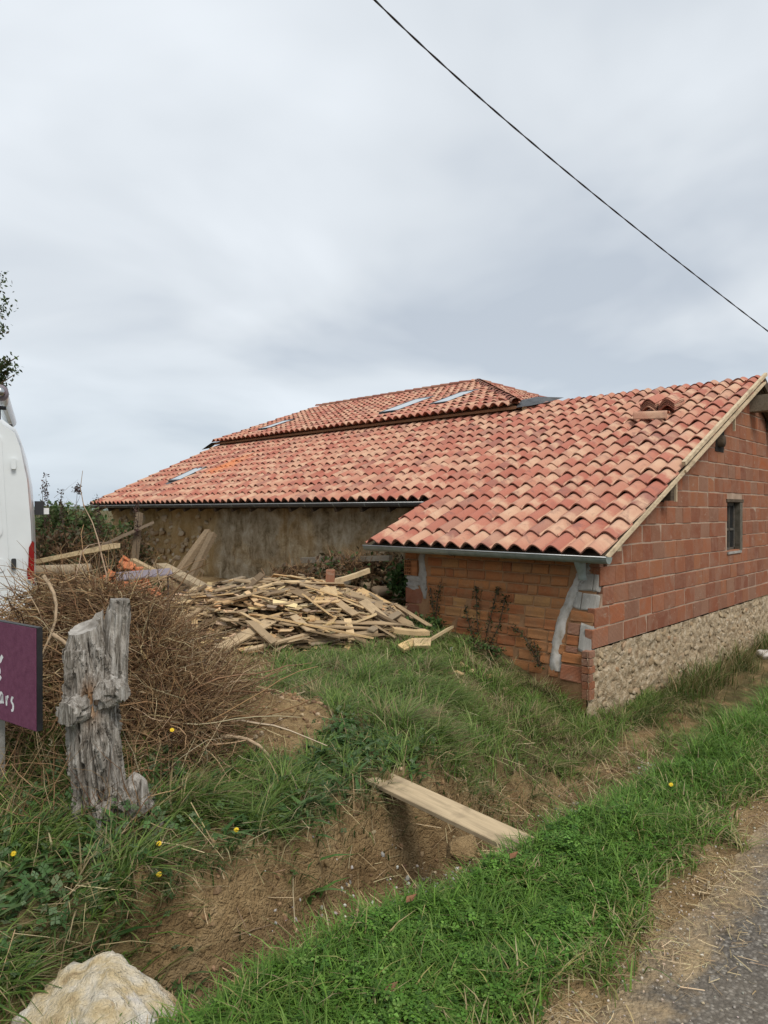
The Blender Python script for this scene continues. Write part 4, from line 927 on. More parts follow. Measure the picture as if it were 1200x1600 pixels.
pebbles('road_grit', x, y, np.where(y < 1.0, ROAD_Z, height(x, y))+s*.4, s, pick([(0.40, 0.32, 0.21), (0.30, 0.27, 0.23), (0.5, 0.44, 0.35)], n), 'loose grit along the road edge', 'grit')

# ------------------------------------------------------------------ twigs
def twigs(name, P0, D, L, rad, cols, wob=.25, k=6, droop=0.0):
    n = len(P0); V = np.zeros((n, k, 3, 3), np.float32); p = P0.copy(); d = D/np.linalg.norm(D, axis=1, keepdims=True)
    for i in range(k):
        ref = np.tile(np.array([[.31, .17, .94]]), (n, 1)); s = np.cross(d, ref); s /= np.linalg.norm(s, axis=1, keepdims=True)+1e-9; u = np.cross(s, d)
        rr = (rad*(1-.75*i/(k-1)))[:, None]
        for j in range(3): a = 2*math.pi*j/3; V[:, i, j] = p + (s*math.cos(a)+u*math.sin(a))*rr
        p = p + d*(L/(k-1))[:, None]; d = d + rng.normal(0, wob, (n, 3)); d[:, 2] -= droop; d /= np.linalg.norm(d, axis=1, keepdims=True)
    b = (np.arange(n)*k*3)[:, None]; Q = []
    for i in range(k-1):
        for j in range(3): Q.append(b+np.array([[i*3+j, i*3+(j+1) % 3, (i+1)*3+(j+1) % 3, (i+1)*3+j]]))
    return mesh_np(name, V.reshape(-1, 3), np.concatenate(Q), None, {'col': np.repeat(cols, k*3, 0)}, smooth=True)
TW = [(0.20, 0.115, 0.055), (0.29, 0.18, 0.092), (0.105, 0.060, 0.032), (0.38, 0.265, 0.145), (0.50, 0.39, 0.24)]
P = []; 
for (sd_, ah, rs, ra, hh, n_) in ((-1.85, 4.75, .50, .55, .32, 4200), (-2.5, 4.7, .50, .6, .55, 2800), (-1.45, 4.42, .24, .34, .30, 2600), (-1.24, 4.20, .20, .28, .24, 2200), (-2.3, 4.0, .42, .35, .45, 1000), (-1.65, 5.1, .45, .3, .22, 500)):
    u = rng.normal(0, rs*.62, n_); v = rng.normal(0, ra*.62, n_); px = sd_*RT[0]+ah*FW[0] + u*RT[0]+v*FW[0]; py = sd_*RT[1]+ah*FW[1] + u*RT[1]+v*FW[1]
    fall = np.exp(-(u/rs)**2*.6-(v/ra)**2*.6); P.append(np.stack([px, py, height(px, py) + rng.random(n_)*hh*fall], 1))
P = np.concatenate(P); n = len(P); D = rng.normal(0, 1, (n, 3)); D[:, 2] = D[:, 2]*.45 + .05
link('brush_heap', twigs('brush_heap', P, D, rng.uniform(.12, .55, n), rng.uniform(.0018, .0062, n), pick(TW, n, [.30, .28, .20, .15, .07]), .30), 'twig', kind='stuff', label='tangled heap of dead brown brushwood behind the tree stump', cat='brushwood')
i_ = rng.choice(n, 260, False); Dk = rng.normal(0, 1, (260, 3)); Dk[:, 2] = Dk[:, 2]*.35+.05
link('brush_heap', twigs('brush_heap', P[i_], Dk, rng.uniform(.3, .9, 260), rng.uniform(.005, .013, 260), pick(TW, 260, [.25, .3, .1, .25, .1]), .16, 8), 'twig', kind='stuff', label='thicker dead branches lying through the brushwood heap', cat='brushwood')
i_ = rng.choice(n, 9000); Pq = P[i_] + rng.normal(0, .04, (9000, 3))
BRUSH_LEAVES = Pq
# stems standing round the stump and under the sign
n = 420; s_ = rng.uniform(-2.3, -1.15, n); a = rng.uniform(3.15, 3.9, n); px = s_*RT[0]+a*FW[0]; py = s_*RT[1]+a*FW[1]; D = rng.normal(0, .55, (n, 3)); D[:, 2] = rng.uniform(.4, 1.2, n)
link('dead_stems', twigs('dead_stems', np.stack([px, py, height(px, py)-.02], 1), D, rng.uniform(.15, .6, n), rng.uniform(.0015, .0042, n), pick(TW, n, [.3, .28, .12, .2, .1]), .2, droop=.06), 'twig', kind='stuff', label='dry bramble stems under the purple sign', cat='brambles')
for (a0, b0_, lab) in ((spot(-1.9, 3.95, -.72), spot(-1.72, 4.05, -1.25), 'pale bent branch hanging on the brush heap behind the purple sign'), (spot(-2.15, 4.35, -.42), spot(-2.0, 4.1, -.95), 'pale forked branch on top of the brush heap near the van'), (spot(-.95, 4.05, -1.35), spot(-.55, 4.2, -1.60), 'thin brown branch at the right foot of the brush heap')):
    d = b0_-a0; pts = [a0 + d*t + Vector((.05*math.sin(5*t), .04*math.sin(7*t+1), .03*math.sin(6*t))) for t in np.linspace(0, 1, 9)]
    o = link('branch', tube('branch', pts, [.013-.008*t for t in np.linspace(0, 1, 9)], 6), 'plank', label=lab, cat='branch', color=(0.42, 0.31, 0.20))

# ------------------------------------------------------------------ tree stump
def stump():
    base = Vector((1.50, 3.36, -1.62)); nz_, na = 120, 150; top = 1.04
    t, k = np.meshgrid(np.linspace(0, 1, nz_), np.arange(na), indexing='ij'); a = 2*np.pi*k/na
    ang_r = math.atan2(RT[1], RT[0]); ang_c = math.atan2(-FW[1], -FW[0])
    def near(c, w): d = (a-c+np.pi) % (2*np.pi)-np.pi; return np.exp(-(d/w)**2)
    def ring(f, fz, s, tw=0.0): c, q = np.cos(a+tw*t)*f, np.sin(a+tw*t)*f; return fbm(c+t*fz*.35+9, q+t*fz, s, 4)      # seamless round the trunk
    r_ = .128 - .050*t + \
        .13*np.clip(1-t/.24, 0, 1)**2*(.5+1.1*near(ang_r, .8)+.5*near(ang_c-.6, .5))
    r_ += .05*near(ang_c-.55, .38)*np.exp(-((t-.60)/.055)**2) + .045*near(ang_r-.3, .5)*np.exp(-((t-.70)/.07)**2) + .02*near(ang_c+.4, .5)*np.exp(-((t-.45)/.10)**2)
    r_ += .05*(ring(1.6, 3.0, 121)-.5) + .03*(ring(4.5, 3.0, 131)-.5)
    g = ring(9.0, 1.6, 141, .5); r_ -= .036*sst(.50, .68, g)                              # long fissures
    g2 = ring(5.0, 9.0, 151); r_ += .014*(g2 > .54)*(t < .9) + .010*(g2 > .62)            # flakes of old wood standing proud
    r_ += .008*(ring(22, 12, 161)-.5)*2
    calm = 1-sst(.90, .985, t)*(1-.7*near(ang_r+.25, .75)); r0_ = .128 - .050*t + .03*(ring(1.6, 3.0, 121)-.5); r_ = r0_ + (r_-r0_)*(.12+.88*calm)
    zt = t*top; right = near(ang_r+.25, .75)
    jag = .10*right*ring(3.0, 0.0, 171)**2*2.2 + .02*(ring(6.0, 0, 181)-.5)*right
    z = zt + np.clip((t-.80)/.20, 0, 1)*jag + np.clip((t-.9)/.1, 0, 1)*.03*np.cos(a-ang_c-2.6)
    lean = .09*t; X = r_*np.cos(a) - lean*RT[0]; Y = r_*np.sin(a) - lean*RT[1]
    heart = np.clip(1.3*near(ang_c+.30, .34)*np.exp(-((t-.665)/.075)**2)*(.4+ring(4, 4, 191)), 0, 1)
    V = np.stack([X, Y, z], 2).reshape(-1, 3); ii, jj = np.meshgrid(np.arange(nz_-1), np.arange(na), indexing='ij'); j2 = (jj+1) % na
    Q = np.stack([ii*na+jj, ii*na+j2, (ii+1)*na+j2, (ii+1)*na+jj], 2).reshape(-1, 4)
    st = thing('tree_stump', 'tall grey weathered tree stump with sawn top at the ditch bank', 'tree stump', base)
    link('trunk', mesh_np('trunk', V, Q, None, {'heart': heart.ravel()}, smooth=False), 'stump', st, loc=base)
    rim = V[-na:]; c = rim.mean(0); c[2] -= .01; cv = np.concatenate([rim*.998+np.array([0, 0, .001]), (rim+c)/2 - np.array([0, 0, .006]), c[None]]); kk = np.arange(na); k2 = (kk+1) % na
    link('sawn_top', mesh_np('sawn_top', cv, np.stack([kk, k2, k2+na, kk+na], 1), np.stack([kk+na, k2+na, np.full(na, 2*na)], 1)), 'sawn', st, loc=base)
    T = lambda s, a, z: base + Vector((s*RT[0]-a*FW[0], s*RT[1]-a*FW[1], z))          # s right, a towards the standpoint
    def limb(nm, p, r0, seg=26, n=30, amp=.5, seed=0, cut=False):
        p = np.array([list(T(*q)) for q in p]); tt = np.linspace(0, len(p)-1, n); P = np.stack([np.interp(tt, np.arange(len(p)), p[:, c]) for c in range(3)], 1); rad = np.interp(tt, np.arange(len(p)), r0)
        V = []
        for i in range(n):
            d = Vector(P[min(i+1, n-1)]-P[max(i-1, 0)]).normalized(); s = d.cross(Vector((.4, .3, .85))).normalized(); u = s.cross(d); aa = 2*np.pi*np.arange(seg)/seg
            q = fbm(np.cos(aa)*1.9+seed, np.sin(aa)*1.9+i*.09, 200+seed, 4); q2 = fbm(np.cos(aa)*6+seed, np.sin(aa)*6+i*.12, 210+seed, 3)
            rr = rad[i]*(1+amp*2*(q-.5)-.35*sst(.55, .75, q2)); V.append(P[i][None] + np.cos(aa)[:, None]*rr[:, None]*np.array(s)[None] + np.sin(aa)[:, None]*rr[:, None]*np.array(u)[None])
        V = np.concatenate(V+[P[-1:]]); ii, jj = np.meshgrid(np.arange(n-1), np.arange(seg), indexing='ij'); j2 = (jj+1) % seg
        Q = np.stack([ii*seg+jj, ii*seg+j2, (ii+1)*seg+j2, (ii+1)*seg+jj], 2).reshape(-1, 4); e = (n-1)*seg; Tr = np.stack([e+np.arange(seg), e+(np.arange(seg)+1) % seg, np.full(seg, len(V)-1)], 1)
        link(nm, mesh_np(nm, V, Q, Tr, {'heart': np.zeros(len(V))}), 'stump', st)
    limb('spike', [(.02, -.05, .72), (.04, -.05, .92), (.055, -.05, 1.10), (.06, -.05, 1.17)], [.075, .066, .054, .046], seed=1, amp=.45)
    limb('branch_stub', [(-.06, .05, .67), (-.10, .13, .655), (-.115, .17, .65)], [.075, .064, .060], seed=3, amp=.22)
    limb('branch_stub', [(.03, .05, .73), (.105, .08, .735), (.135, .10, .735)], [.075, .055, .035], seed=4, amp=.5)
    limb('root', [(.08, .02, .24), (.18, .03, .15), (.29, .03, .04), (.36, .02, -.05)], [.10, .085, .055, .03], seed=5, amp=.6)
    limb('root', [(.03, .10, .18), (.09, .20, .06), (.16, .27, .0), (.26, .31, .02)], [.065, .045, .028, .004], seed=6, amp=.6)
    limb('root', [(-.10, .05, .15), (-.15, .10, .04), (-.20, .14, -.05)], [.08, .06, .03], seed=7, amp=.5)
    limb('splinter', [(.18, .06, .04), (.215, .10, .20), (.23, .12, .33)], [.07, .045, .004], seed=8, amp=.7)
    limb('splinter', [(.18, .14, .02), (.28, .18, .08), (.37, .20, .17)], [.035, .022, .003], seed=9, amp=.7)
stump()

# ------------------------------------------------------------------ boulder, ditch board, stones
def rock(name, loc, size, seed, mat, label, cat, rot=(0, 0, 0), sub=5, group=None):
    bm = bmesh.new(); bmesh.ops.create_icosphere(bm, subdivisions=sub, radius=1.0); rr = random.Random(seed)
    planes = [(Vector((rr.gauss(0, 1), rr.gauss(0, 1), rr.gauss(0, 1))).normalized(), rr.uniform(.62, .92)) for _ in range(13)]
    for v in bm.verts:
        c = v.co.copy()
        for nrm, dd in planes:
            t = c.dot(nrm)
            if t > dd: c -= nrm*(t-dd)*.9
        q = np.array([c.x*2.3+c.z*1.7]); w = np.array([c.y*2.3-c.z*1.1])
        k = 1 + .30*(float(fbm(q+5, w, seed)[0])-.5) + .20*(float(fbm(q*3, w*3, seed+1)[0])-.5) + .11*(float(fbm(q*11, w*11, seed+2)[0])-.5)
        v.co = Vector((c.x*size[0]*k, c.y*size[1]*k, c.z*size[2]*k))
    m = bpy.data.meshes.new(name); bm.to_mesh(m); bm.free(); m.polygons.foreach_set('use_smooth', [True]*len(m.polygons))
    return link(name, m, mat, loc=loc, rot=rot, label=label, cat=cat, group=group)
rock('boulder', spot(-.90, 2.16, -1.66), (.29, .21, .22), 5, 'boulder', 'large pale yellow limestone boulder in the near left corner', 'boulder', (R(8), R(-14), VIEW-R(90)+R(-14)))
def board(name, a, b, w, t, color, label, group=None, mat='plank', me=None, roll=0.0, cat='plank'):
    a = Vector(a); b = Vector(b); d = b-a; L = d.length; X = d.normalized(); Y = Vector((0, 0, 1)).cross(X).normalized(); F = Matrix((X, Y, X.cross(Y))).transposed() @ Euler((roll, 0, 0)).to_matrix()
    return link(name, me or random.choice(plank_me), mat, loc=(a+b)/2, rot=F, scale=(L, w, t), label=label, cat=cat, group=group, color=color)
plank_me = []
for i in range(8):
    v = []; rr = random.Random(200+i); bend = rr.uniform(-.25, .25); cutA, cutB = rr.uniform(-.07, .07), rr.uniform(-.07, .07)
    xs_ = (-.5, -.17, .17, .5)
    for j, x in enumerate(xs_):
        for (yy, zz) in ((-.5, -.5), (.5, -.5), (.5, .5), (-.5, .5)):
            xx = x + (cutA*yy*2 if j == 0 else cutB*yy*2 if j == 3 else 0); v.append((xx, yy*(1+rr.uniform(-.05, .05)), zz + bend*(1-4*x*x) + rr.uniform(-.06, .06)))
    f = [(0, 3, 2, 1), (12, 13, 14, 15)]
    for j in range(3):
        for s in range(4): f.append((j*4+s, j*4+(s+1) % 4, j*4+4+(s+1) % 4, j*4+4+s))
    m = mesh('plank', v, f); m.materials.append(M['plank']); plank_me.append(m)
db = [Vector((2.75, 1.60, -1.565)), Vector((2.93, 2.86, -1.60))]
m = bevel_box('ditch_plank', 1.26, .178, .027, .004, .006, 3); m.materials.append(M['ditchboard'])
d = db[1]-db[0]; X = d.normalized(); Yv = Vector((0, 0, 1)).cross(X).normalized()
link('ditch_plank', m, None, loc=(db[0]+db[1])/2, rot=Matrix((X, Yv, X.cross(Yv))).transposed(), label='broad pale plank laid across the ditch as a footbridge', cat='plank')
for i, (p, s, lab) in enumerate([((11.6, 3.02, -2.0), .15, 'white stone in the grass at the foot of the gable wall'), ((6.35, 5.35, -1.50), .07, 'small white stone beside the vine on the brick wall'), ((5.95, 4.65, -1.60), .045, 'white pebble in the grass below the climbing plant')]):
    rock('stone', (p[0], p[1], hz_at(p[0], p[1])+s*.35), (s, s*.8, s*.65), 31+i, 'white_stone', lab, 'stone', sub=3)
rock('soil_lump', (2.58, 1.97, -1.60), (.10, .08, .065), 44, 'ground', 'brown clod of soil beside the near end of the ditch plank', 'soil clod', sub=4)

# ------------------------------------------------------------------ heap of boards
GREY = [(0.36, 0.26, 0.155), (0.26, 0.18, 0.105), (0.48, 0.355, 0.215), (0.17, 0.118, 0.07), (0.41, 0.295, 0.175), (0.31, 0.24, 0.16)]
TAN = [(0.60, 0.41, 0.21), (0.66, 0.48, 0.27), (0.54, 0.345, 0.17)]
def plank_label(tan, L, u, v):
    a = 'clean tan' if tan else 'grey weathered'; b = 'long' if L > .85 else 'short' if L < .45 else 'medium length'
    c = 'left end' if u < -.8 else 'right end' if u > .7 else 'middle'; d = 'front' if v < -.5 else 'back' if v > .45 else 'top'
    return f'{a} {b} board on the {d} of the board heap, at its {c}' if c != 'middle' else f'{a} {b} board on the {d} of the board heap, in its middle'
made = 0; tries = 0
while made < 285 and tries < 4000:
    tries += 1; layer = made % 3
    rr_ = math.sqrt(random.random())*.99; an = random.uniform(0, 2*math.pi); u = HEAP_A*rr_*math.cos(an); v = HEAP_B*rr_*math.sin(an)
    if v > .55*HEAP_B and random.random() < .5: continue
    c = HEAP + Vector((u*RT[0]+v*FW[0], u*RT[1]+v*FW[1], 0))
    lateral = math.atan2(RT[1], RT[0]); mean = lateral + (R(14) if u < .3 else R(-38) if u > .9 else R(0)); yaw = random.gauss(mean, R(24)) if random.random() < .7 else random.uniform(0, math.pi)
    L = min(1.9, max(.25, random.lognormvariate(-.72, .52))); w = random.uniform(.045, .145); th = random.uniform(.011, .022)
    if u > 1.0: L = min(L, .9)
    dirv = Vector((math.cos(yaw), math.sin(yaw), 0)); a = c - dirv*L/2; b = c + dirv*L/2
    bad = False
    for q in (a, b, c):
        if q.x > 6.68 and q.y < 6.2: bad = True
        if q.x > 8.1: bad = True
    if bad: continue
    g0 = hz_at(c.x, c.y) - max(float(heap_h(c.x, c.y))-.16, 0)
    def top(q): return max(hz_at(q.x, q.y)+.02, g0 + float(heap_h(np.array(q.x), np.array(q.y))) - .10)
    off = (.00, .06, .115)[layer] + random.uniform(-.02, .03)
    a.z = top(a) + off + random.uniform(-.05, .05); b.z = top(b) + off + random.uniform(-.05, .05)
    mid = top(c)+off; sag = (a.z+b.z)/2
    if sag < mid: a.z += (mid-sag)*.8; b.z += (mid-sag)*.8
    tan = random.random() < (.30 if u > 0 else .16)
    board('plank', a, b, w, th, random.choice(TAN if tan else GREY), plank_label(tan, L, u, v), 'boards thrown on the heap', roll=random.gauss(0, R(14))); made += 1
n = 2600; rr_ = np.sqrt(rng.random(n))*1.04; an = rng.uniform(0, 6.28, n); u = HEAP_A*rr_*np.cos(an); v = HEAP_B*rr_*np.sin(an)
x = HEAP.x+u*RT[0]+v*FW[0]; y = HEAP.y+u*RT[1]+v*FW[1]; keep = ~((x > 6.66) & (y < 6.25)); x, y = x[keep], y[keep]; n = len(x)
L = rng.uniform(.05, .34, n)*rng.random(n)**.5; w = rng.uniform(.012, .07, n); th = rng.uniform(.006, .016, n); az = rng.normal(VIEW-R(80), .8, n); pt = rng.normal(0, .22, n); rl = rng.normal(0, .35, n)
bx_ = np.array([[i, j, k] for i in (-.5, .5) for j in (-.5, .5) for k in (-.5, .5)]); bq = np.array([[0, 1, 3, 2], [4, 6, 7, 5], [0, 4, 5, 1], [2, 3, 7, 6], [0, 2, 6, 4], [1, 5, 7, 3]])
q = bx_[None]*np.stack([L, w, th], 1)[:, None, :]; q[:, :, 0] += q[:, :, 1]*rng.normal(0, .9, (n, 1))*(bx_[None, :, 0] > 0)          # split, slanting ends
ry = q[..., 1]*np.cos(rl)[:, None]-q[..., 2]*np.sin(rl)[:, None]; rz_ = q[..., 1]*np.sin(rl)[:, None]+q[..., 2]*np.cos(rl)[:, None]
rx_ = q[..., 0]*np.cos(pt)[:, None]-rz_*np.sin(pt)[:, None]; rz2 = q[..., 0]*np.sin(pt)[:, None]+rz_*np.cos(pt)[:, None]
zz = height(x, y) - np.maximum(heap_h(x, y)-.16, 0) + np.maximum(heap_h(x, y)-.08, .0) + rng.uniform(-.03, .09, n)*np.clip(heap_h(x, y)/.3, .15, 1) + .01
V = np.stack([x[:, None]+rx_*np.cos(az)[:, None]-ry*np.sin(az)[:, None], y[:, None]+rx_*np.sin(az)[:, None]+ry*np.cos(az)[:, None], zz[:, None]+rz2], 2)
link('wood_splinters', mesh_np('wood_splinters', V.reshape(-1, 3), (bq[None]+(np.arange(n)*8)[:, None, None]).reshape(-1, 4), None, {'col': np.repeat(pick(GREY+TAN, n), 8, 0)}), 'twig', kind='stuff', label='small splinters and broken slats between the boards of the heap', cat='splinters')
def hp_(s, a, z): return spot(s-.12, a, z)
for (a, b, w, th, col, roll, lab) in [
    (hp_(-1.98, 7.62, -1.44), hp_(-1.02, 7.75, -1.20), .21, .025, TAN[0], R(-28), 'widest tan board, leaning on the front left of the board heap'),
    (hp_(-.66, 7.95, -1.10), hp_(-.58, 8.35, -.96), .13, .028, (.62, .42, .20), 0, 'upright orange offcut in the middle of the heap, left of a similar one'),
    (hp_(-.48, 7.95, -1.10), hp_(-.55, 8.38, -.95), .16, .028, (.56, .40, .22), 0, 'upright broad offcut in the middle of the heap, right of a similar one'),
    (hp_(-.55, 8.75, -.92), hp_(-.08, 9.1, -.80), .07, .06, (.60, .45, .27), 0, 'new squared batten sticking up near the top right of the heap'),
    (hp_(.22, 7.6, -1.33), hp_(.60, 7.62, -1.36), .09, .05, (.58, .41, .22), R(5), 'short thick tan batten at the right end of the heap by the brick wall'),
    (hp_(.30, 7.25, -1.47), hp_(.47, 7.40, -1.42), .11, .04, (.64, .45, .22), R(20), 'small orange offcut lowest at the right corner of the heap'),
    (hp_(.44, 7.3, -1.42), hp_(.62, 7.30, -1.42), .13, .04, (.62, .45, .25), R(28), 'small square tan offcut beside the lowest right corner of the heap'),
    (hp_(-.62, 7.5, -1.36), hp_(-.46, 7.72, -1.20), .15, .025, (.60, .43, .23), R(-10), 'short bright tan offcut on the front slope of the heap'),
    (hp_(-.30, 7.7, -1.30), hp_(.02, 7.85, -1.20), .14, .028, (.62, .46, .26), R(-20), 'pale tan offcut lying flat on the front right slope of the heap'),
    (hp_(.88, 7.85, -1.35), hp_(.36, 7.3, -1.53), .03, .03, (.5, .38, .22), 0, 'thin loose lath on the grass right of the heap'),
    (hp_(-2.3, 8.6, -1.0), hp_(-1.2, 8.75, -.93), .15, .03, GREY[2], R(10), 'long pale grey plank along the upper left of the heap'),
    (hp_(-.9, 7.28, -1.40), hp_(.05, 7.65, -1.36), .10, .025, GREY[0], R(10), 'long grey board along the front edge of the heap')]:
    board('plank', a, b, w, th, col, lab, 'boards thrown on the heap', roll=roll)
board('brick_block', hp_(-.57, 8.72, -1.02), hp_(-.56, 8.72, -.76), .13, .11, (.3, .1, .07), 'dark red brick standing on end in the board heap', mat='brick', me=bevel_box('brick_block', 1, 1, 1, .02, 0, 4), cat='brick')
for i in range(9):
    p = spot(random.uniform(.55, 1.25), random.uniform(6.3, 7.1)); z = hz_at(p.x, p.y)+.02; an = random.uniform(0, 3)
    L = random.uniform(.08, .2); board('offcut', (p.x, p.y, z), (p.x+L*math.cos(an), p.y+L*math.sin(an), z+.01), .06, .018, random.choice(TAN), 'small wood offcut strewn on the grass right of the board heap', 'offcuts strewn on the grass', cat='offcut')
# ------------------------------------------------------------------ old timber, rubble and junk by the barn
for (a, b, w, h_, col, lab) in [
    (spot(-5.2, 10.0, -.78), spot(-3.75, 9.6, -.50), .17, .07, (.60, .47, .28), 'clean pale timber beam lying across the log beside the van'),
    (spot(-4.9, 9.6, -.95), spot(-3.3, 10.4, -1.55), .16, .10, (.20, .15, .10), 'dark old beam sloping to the ground by the barn corner'),
    (spot(-3.75, 10.2, -.75), spot(-2.8, 10.0, -1.20), .13, .06, (.42, .31, .18), 'short tan plank sloping down beside the tile rubble'),
    (spot(-3.35, 10.3, -.82), spot(-2.45, 9.7, -1.15), .20, .05, (.36, .28, .18), 'broad brown plank lying behind the lilac panel'),
    (spot(-4.55, 12.4, -1.3), spot(-4.50, 12.6, -.05), .10, .08, (.20, .15, .10), 'upright weathered post standing against the barn wall'),
    (spot(-5.3, 12.2, -.75), spot(-4.2, 12.5, -.22), .12, .05, (.22, .17, .12), 'weathered rail propped against the upright post'),
    (spot(-3.65, 11.6, -1.3), spot(-3.15, 12.3, -.38), .13, .10, (.25, .18, .11), 'thick brown prop leaning steeply on the barn wall'),
    (spot(-3.35, 11.6, -1.3), spot(-3.05, 12.2, -.42), .12, .09, (.20, .145, .09), 'second brown prop leaning on the barn wall, nearer the plaster'),
    (spot(-2.2, 10.3, -1.22), spot(-.5, 9.9, -1.02), .14, .08, (.20, .17, .13), 'dark old beam lying behind the heap below the plaster wall'),
    (spot(-1.3, 10.9, -.80), spot(.1, 10.3, -.72), .12, .08, (.16, .14, .11), 'dark mossy beam on the bank at the foot of the barn wall'),
    (spot(-4.55, 8.0, -.88), spot(-4.32, 8.0, -.86), .10, .09, (.66, .46, .20), 'stub of yellow timber showing beside the van tail light')]:
    link('timber', beam_mesh('timber', a, b, w, h_, jit=.006), 'plank', label=lab, cat='timber', color=col)
a, b = spot(-5.0, 9.2, -.85), spot(-3.95, 9.2, -.79); m = tube('log', [a, a.lerp(b, .3)+Vector((0, 0, .01)), a.lerp(b, .7), b], [.085, .08, .078, .075], 12); link('log', m, 'plank', label='grey round log lying under the pale beam beside the van', cat='log', color=(.36, .29, .20))
sh = []
for i in range(5):
    bm = bmesh.new(); rr = random.Random(300+i); n = rr.randint(4, 6)
    lo = []; hi = []
    for k in range(n):
        an = 2*math.pi*k/n + rr.uniform(-.3, .3); q = rr.uniform(.6, 1.0); x, y = q*math.cos(an), q*math.sin(an); zz = .35*(1-y*y)
        lo.append(bm.verts.new((x, y, zz-.06))); hi.append(bm.verts.new((x, y, zz+.06)))
    bm.faces.new(hi); bm.faces.new(lo[::-1])
    for k in range(n): bm.faces.new((lo[k], lo[(k+1) % n], hi[(k+1) % n], hi[k]))
    m = bpy.data.meshes.new('tile_shard'); bm.to_mesh(m); bm.free(); m.materials.append(M['terra']); sh.append(m)
for i in range(110):
    p = spot(random.gauss(-3.35, .34), random.gauss(8.9, .30)); z = hz_at(p.x, p.y); s = random.uniform(.06, .15)
    p.z = max(z+.02, -1.38 + .66*math.exp(-((p - spot(-3.35, 8.9)).xy.length/.42)**2) + random.uniform(-.05, .03))
    link('tile_shard', random.choice(sh), None, loc=p, rot=(random.gauss(0, .4), random.gauss(0, .4), random.uniform(0, 6)), scale=(s, s*.7, s), label='broken orange tile piece in the rubble heap by the barn', cat='tile piece', group='broken tiles in the rubble heap')
for i in range(34):
    p = spot(random.uniform(-.9, .55), random.uniform(10.3, 11.0)); p.z = random.uniform(-1.3, -.72); s = random.uniform(.08, .17)
    p.z = -1.35 + random.uniform(.0, .55)
    link('rubble_stone', random.choice(stone_me), None, loc=p, scale=(s, s*1.3, s*.6), rot=(random.uniform(-.3, .3), random.uniform(-.3, .3), random.uniform(0, 6)), label='old wall stone in the overgrown rubble bank below the barn wall', cat='stone', group='stones of the rubble bank')
mnd = spot(-.25, 10.9)
# lilac panel on two thin legs
lp = thing('lilac_panel', 'faded lilac flat panel raised on thin legs beside the tile rubble', 'panel', spot(-2.75, 7.6, -1.4))
c0 = [spot(-3.02, 7.7, -.70), spot(-2.42, 7.75, -.655), spot(-2.33, 7.55, -.70), spot(-2.90, 7.40, -.755)]
link('top', slab('top', c0[::-1], .014), 'lilac', lp)
for s_, a_l in ((-2.93, 7.52), (-2.40, 7.6)): link('leg', tube('leg', [spot(s_, a_l, -.72), spot(s_+.01, a_l, hz_at(*spot(s_, a_l).xy)-.05)], .010, 6), 'black', lp)

# ------------------------------------------------------------------ purple sign
sg = thing('sign_board', 'purple sign board with white handwriting and black edge at the left', 'sign', spot(-1.85, 3.4, -1.6))
ru = spot(-1.68, 3.30) ; U = (spot(.32, -.22)).normalized(); Nn = Vector((0, 0, 1)).cross(U).normalized()
if Nn.dot(spot(0, -1)) < 0: Nn = -Nn
def sgp(u, v, n_): return ru + U*u + Nn*n_ + Vector((0, 0, -.572 - .495 + v))
SH, SW = .495, .85
def sg_box(nm, u0, u1, v0, v1, n0, n1, mat, par):
    v, f = box_vf(u0, u1, v0, v1, n0, n1); return link(nm, mesh(nm, [sgp(p[0], p[1], p[2]) for p in v], f), mat, par)
panel = sg_box('panel', -SW, 0, 0, SH, -.004, 0, 'purple', sg)
sg_box('edge', -.001, .006, -.002, SH+.002, -.032, -.0045, 'black', sg); sg_box('edge', -SW, -.001, SH-.001, SH+.004, -.032, -.0045, 'black', sg); sg_box('edge', -SW, -.001, -.004, .001, -.032, -.0045, 'black', sg)
sg_box('backing', -SW, -.001, .001, SH-.001, -.030, -.005, 'black', sg)
for u in (-.46, -.80): sg_box('post', u-.02, u+.02, -.75, .3, -.075, -.034, 'cement', sg)
def stroke(pts, w):
    """a brush stroke on the panel as a thin raised ribbon"""
    P = []; n = 4
    for i in range(len(pts)-1):
        p0 = pts[max(i-1, 0)]; p1 = pts[i]; p2 = pts[i+1]; p3 = pts[min(i+2, len(pts)-1)]
        for k in range(n):
            t = k/n; P.append(tuple(.5*((2*p1[c]) + (-p0[c]+p2[c])*t + (2*p0[c]-5*p1[c]+4*p2[c]-p3[c])*t*t + (-p0[c]+3*p1[c]-3*p2[c]+p3[c])*t**3) for c in (0, 1)))
    P.append(pts[-1]); V = []; F = []
    for i, p in enumerate(P):
        q = P[min(i+1, len(P)-1)]; o_ = P[max(i-1, 0)]; dx, dy = q[0]-o_[0], q[1]-o_[1]; l = math.hypot(dx, dy) or 1; s = w*(.75 if i in (0, len(P)-1) else 1)/2
        V += [sgp(p[0]-dy/l*s*1.25, p[1]+dx/l*s, .0012), sgp(p[0]+dy/l*s*1.25, p[1]-dx/l*s, .0012)]
    for i in range(len(P)-1): F.append((2*i, 2*i+1, 2*i+3, 2*i+2))
    return V, F
def letter(strokes, ox, oy, sc, w):
    V = []; F = []
    for s in strokes:
        v, f = stroke([(ox+a*sc, oy+b*sc) for a, b in s], w); k = len(V); V += v; F += [tuple(i+k for i in q) for q in f]
    link('letter', mesh('letter', V, F), 'white', panel)
Ln = [[(0, .8), (.05, 0)], [(.03, .35), (.25, .8), (.45, .75), (.48, .3), (.55, 0)]]
La = [[(.5, .7), (.25, .8), (.03, .4), (.15, .03), (.4, .15), (.52, .75)], [(.52, .75), (.52, .25), (.66, 0)]]
Lr = [[(.05, .8), (.1, 0)], [(.08, .4), (.22, .75), (.42, .8)]]
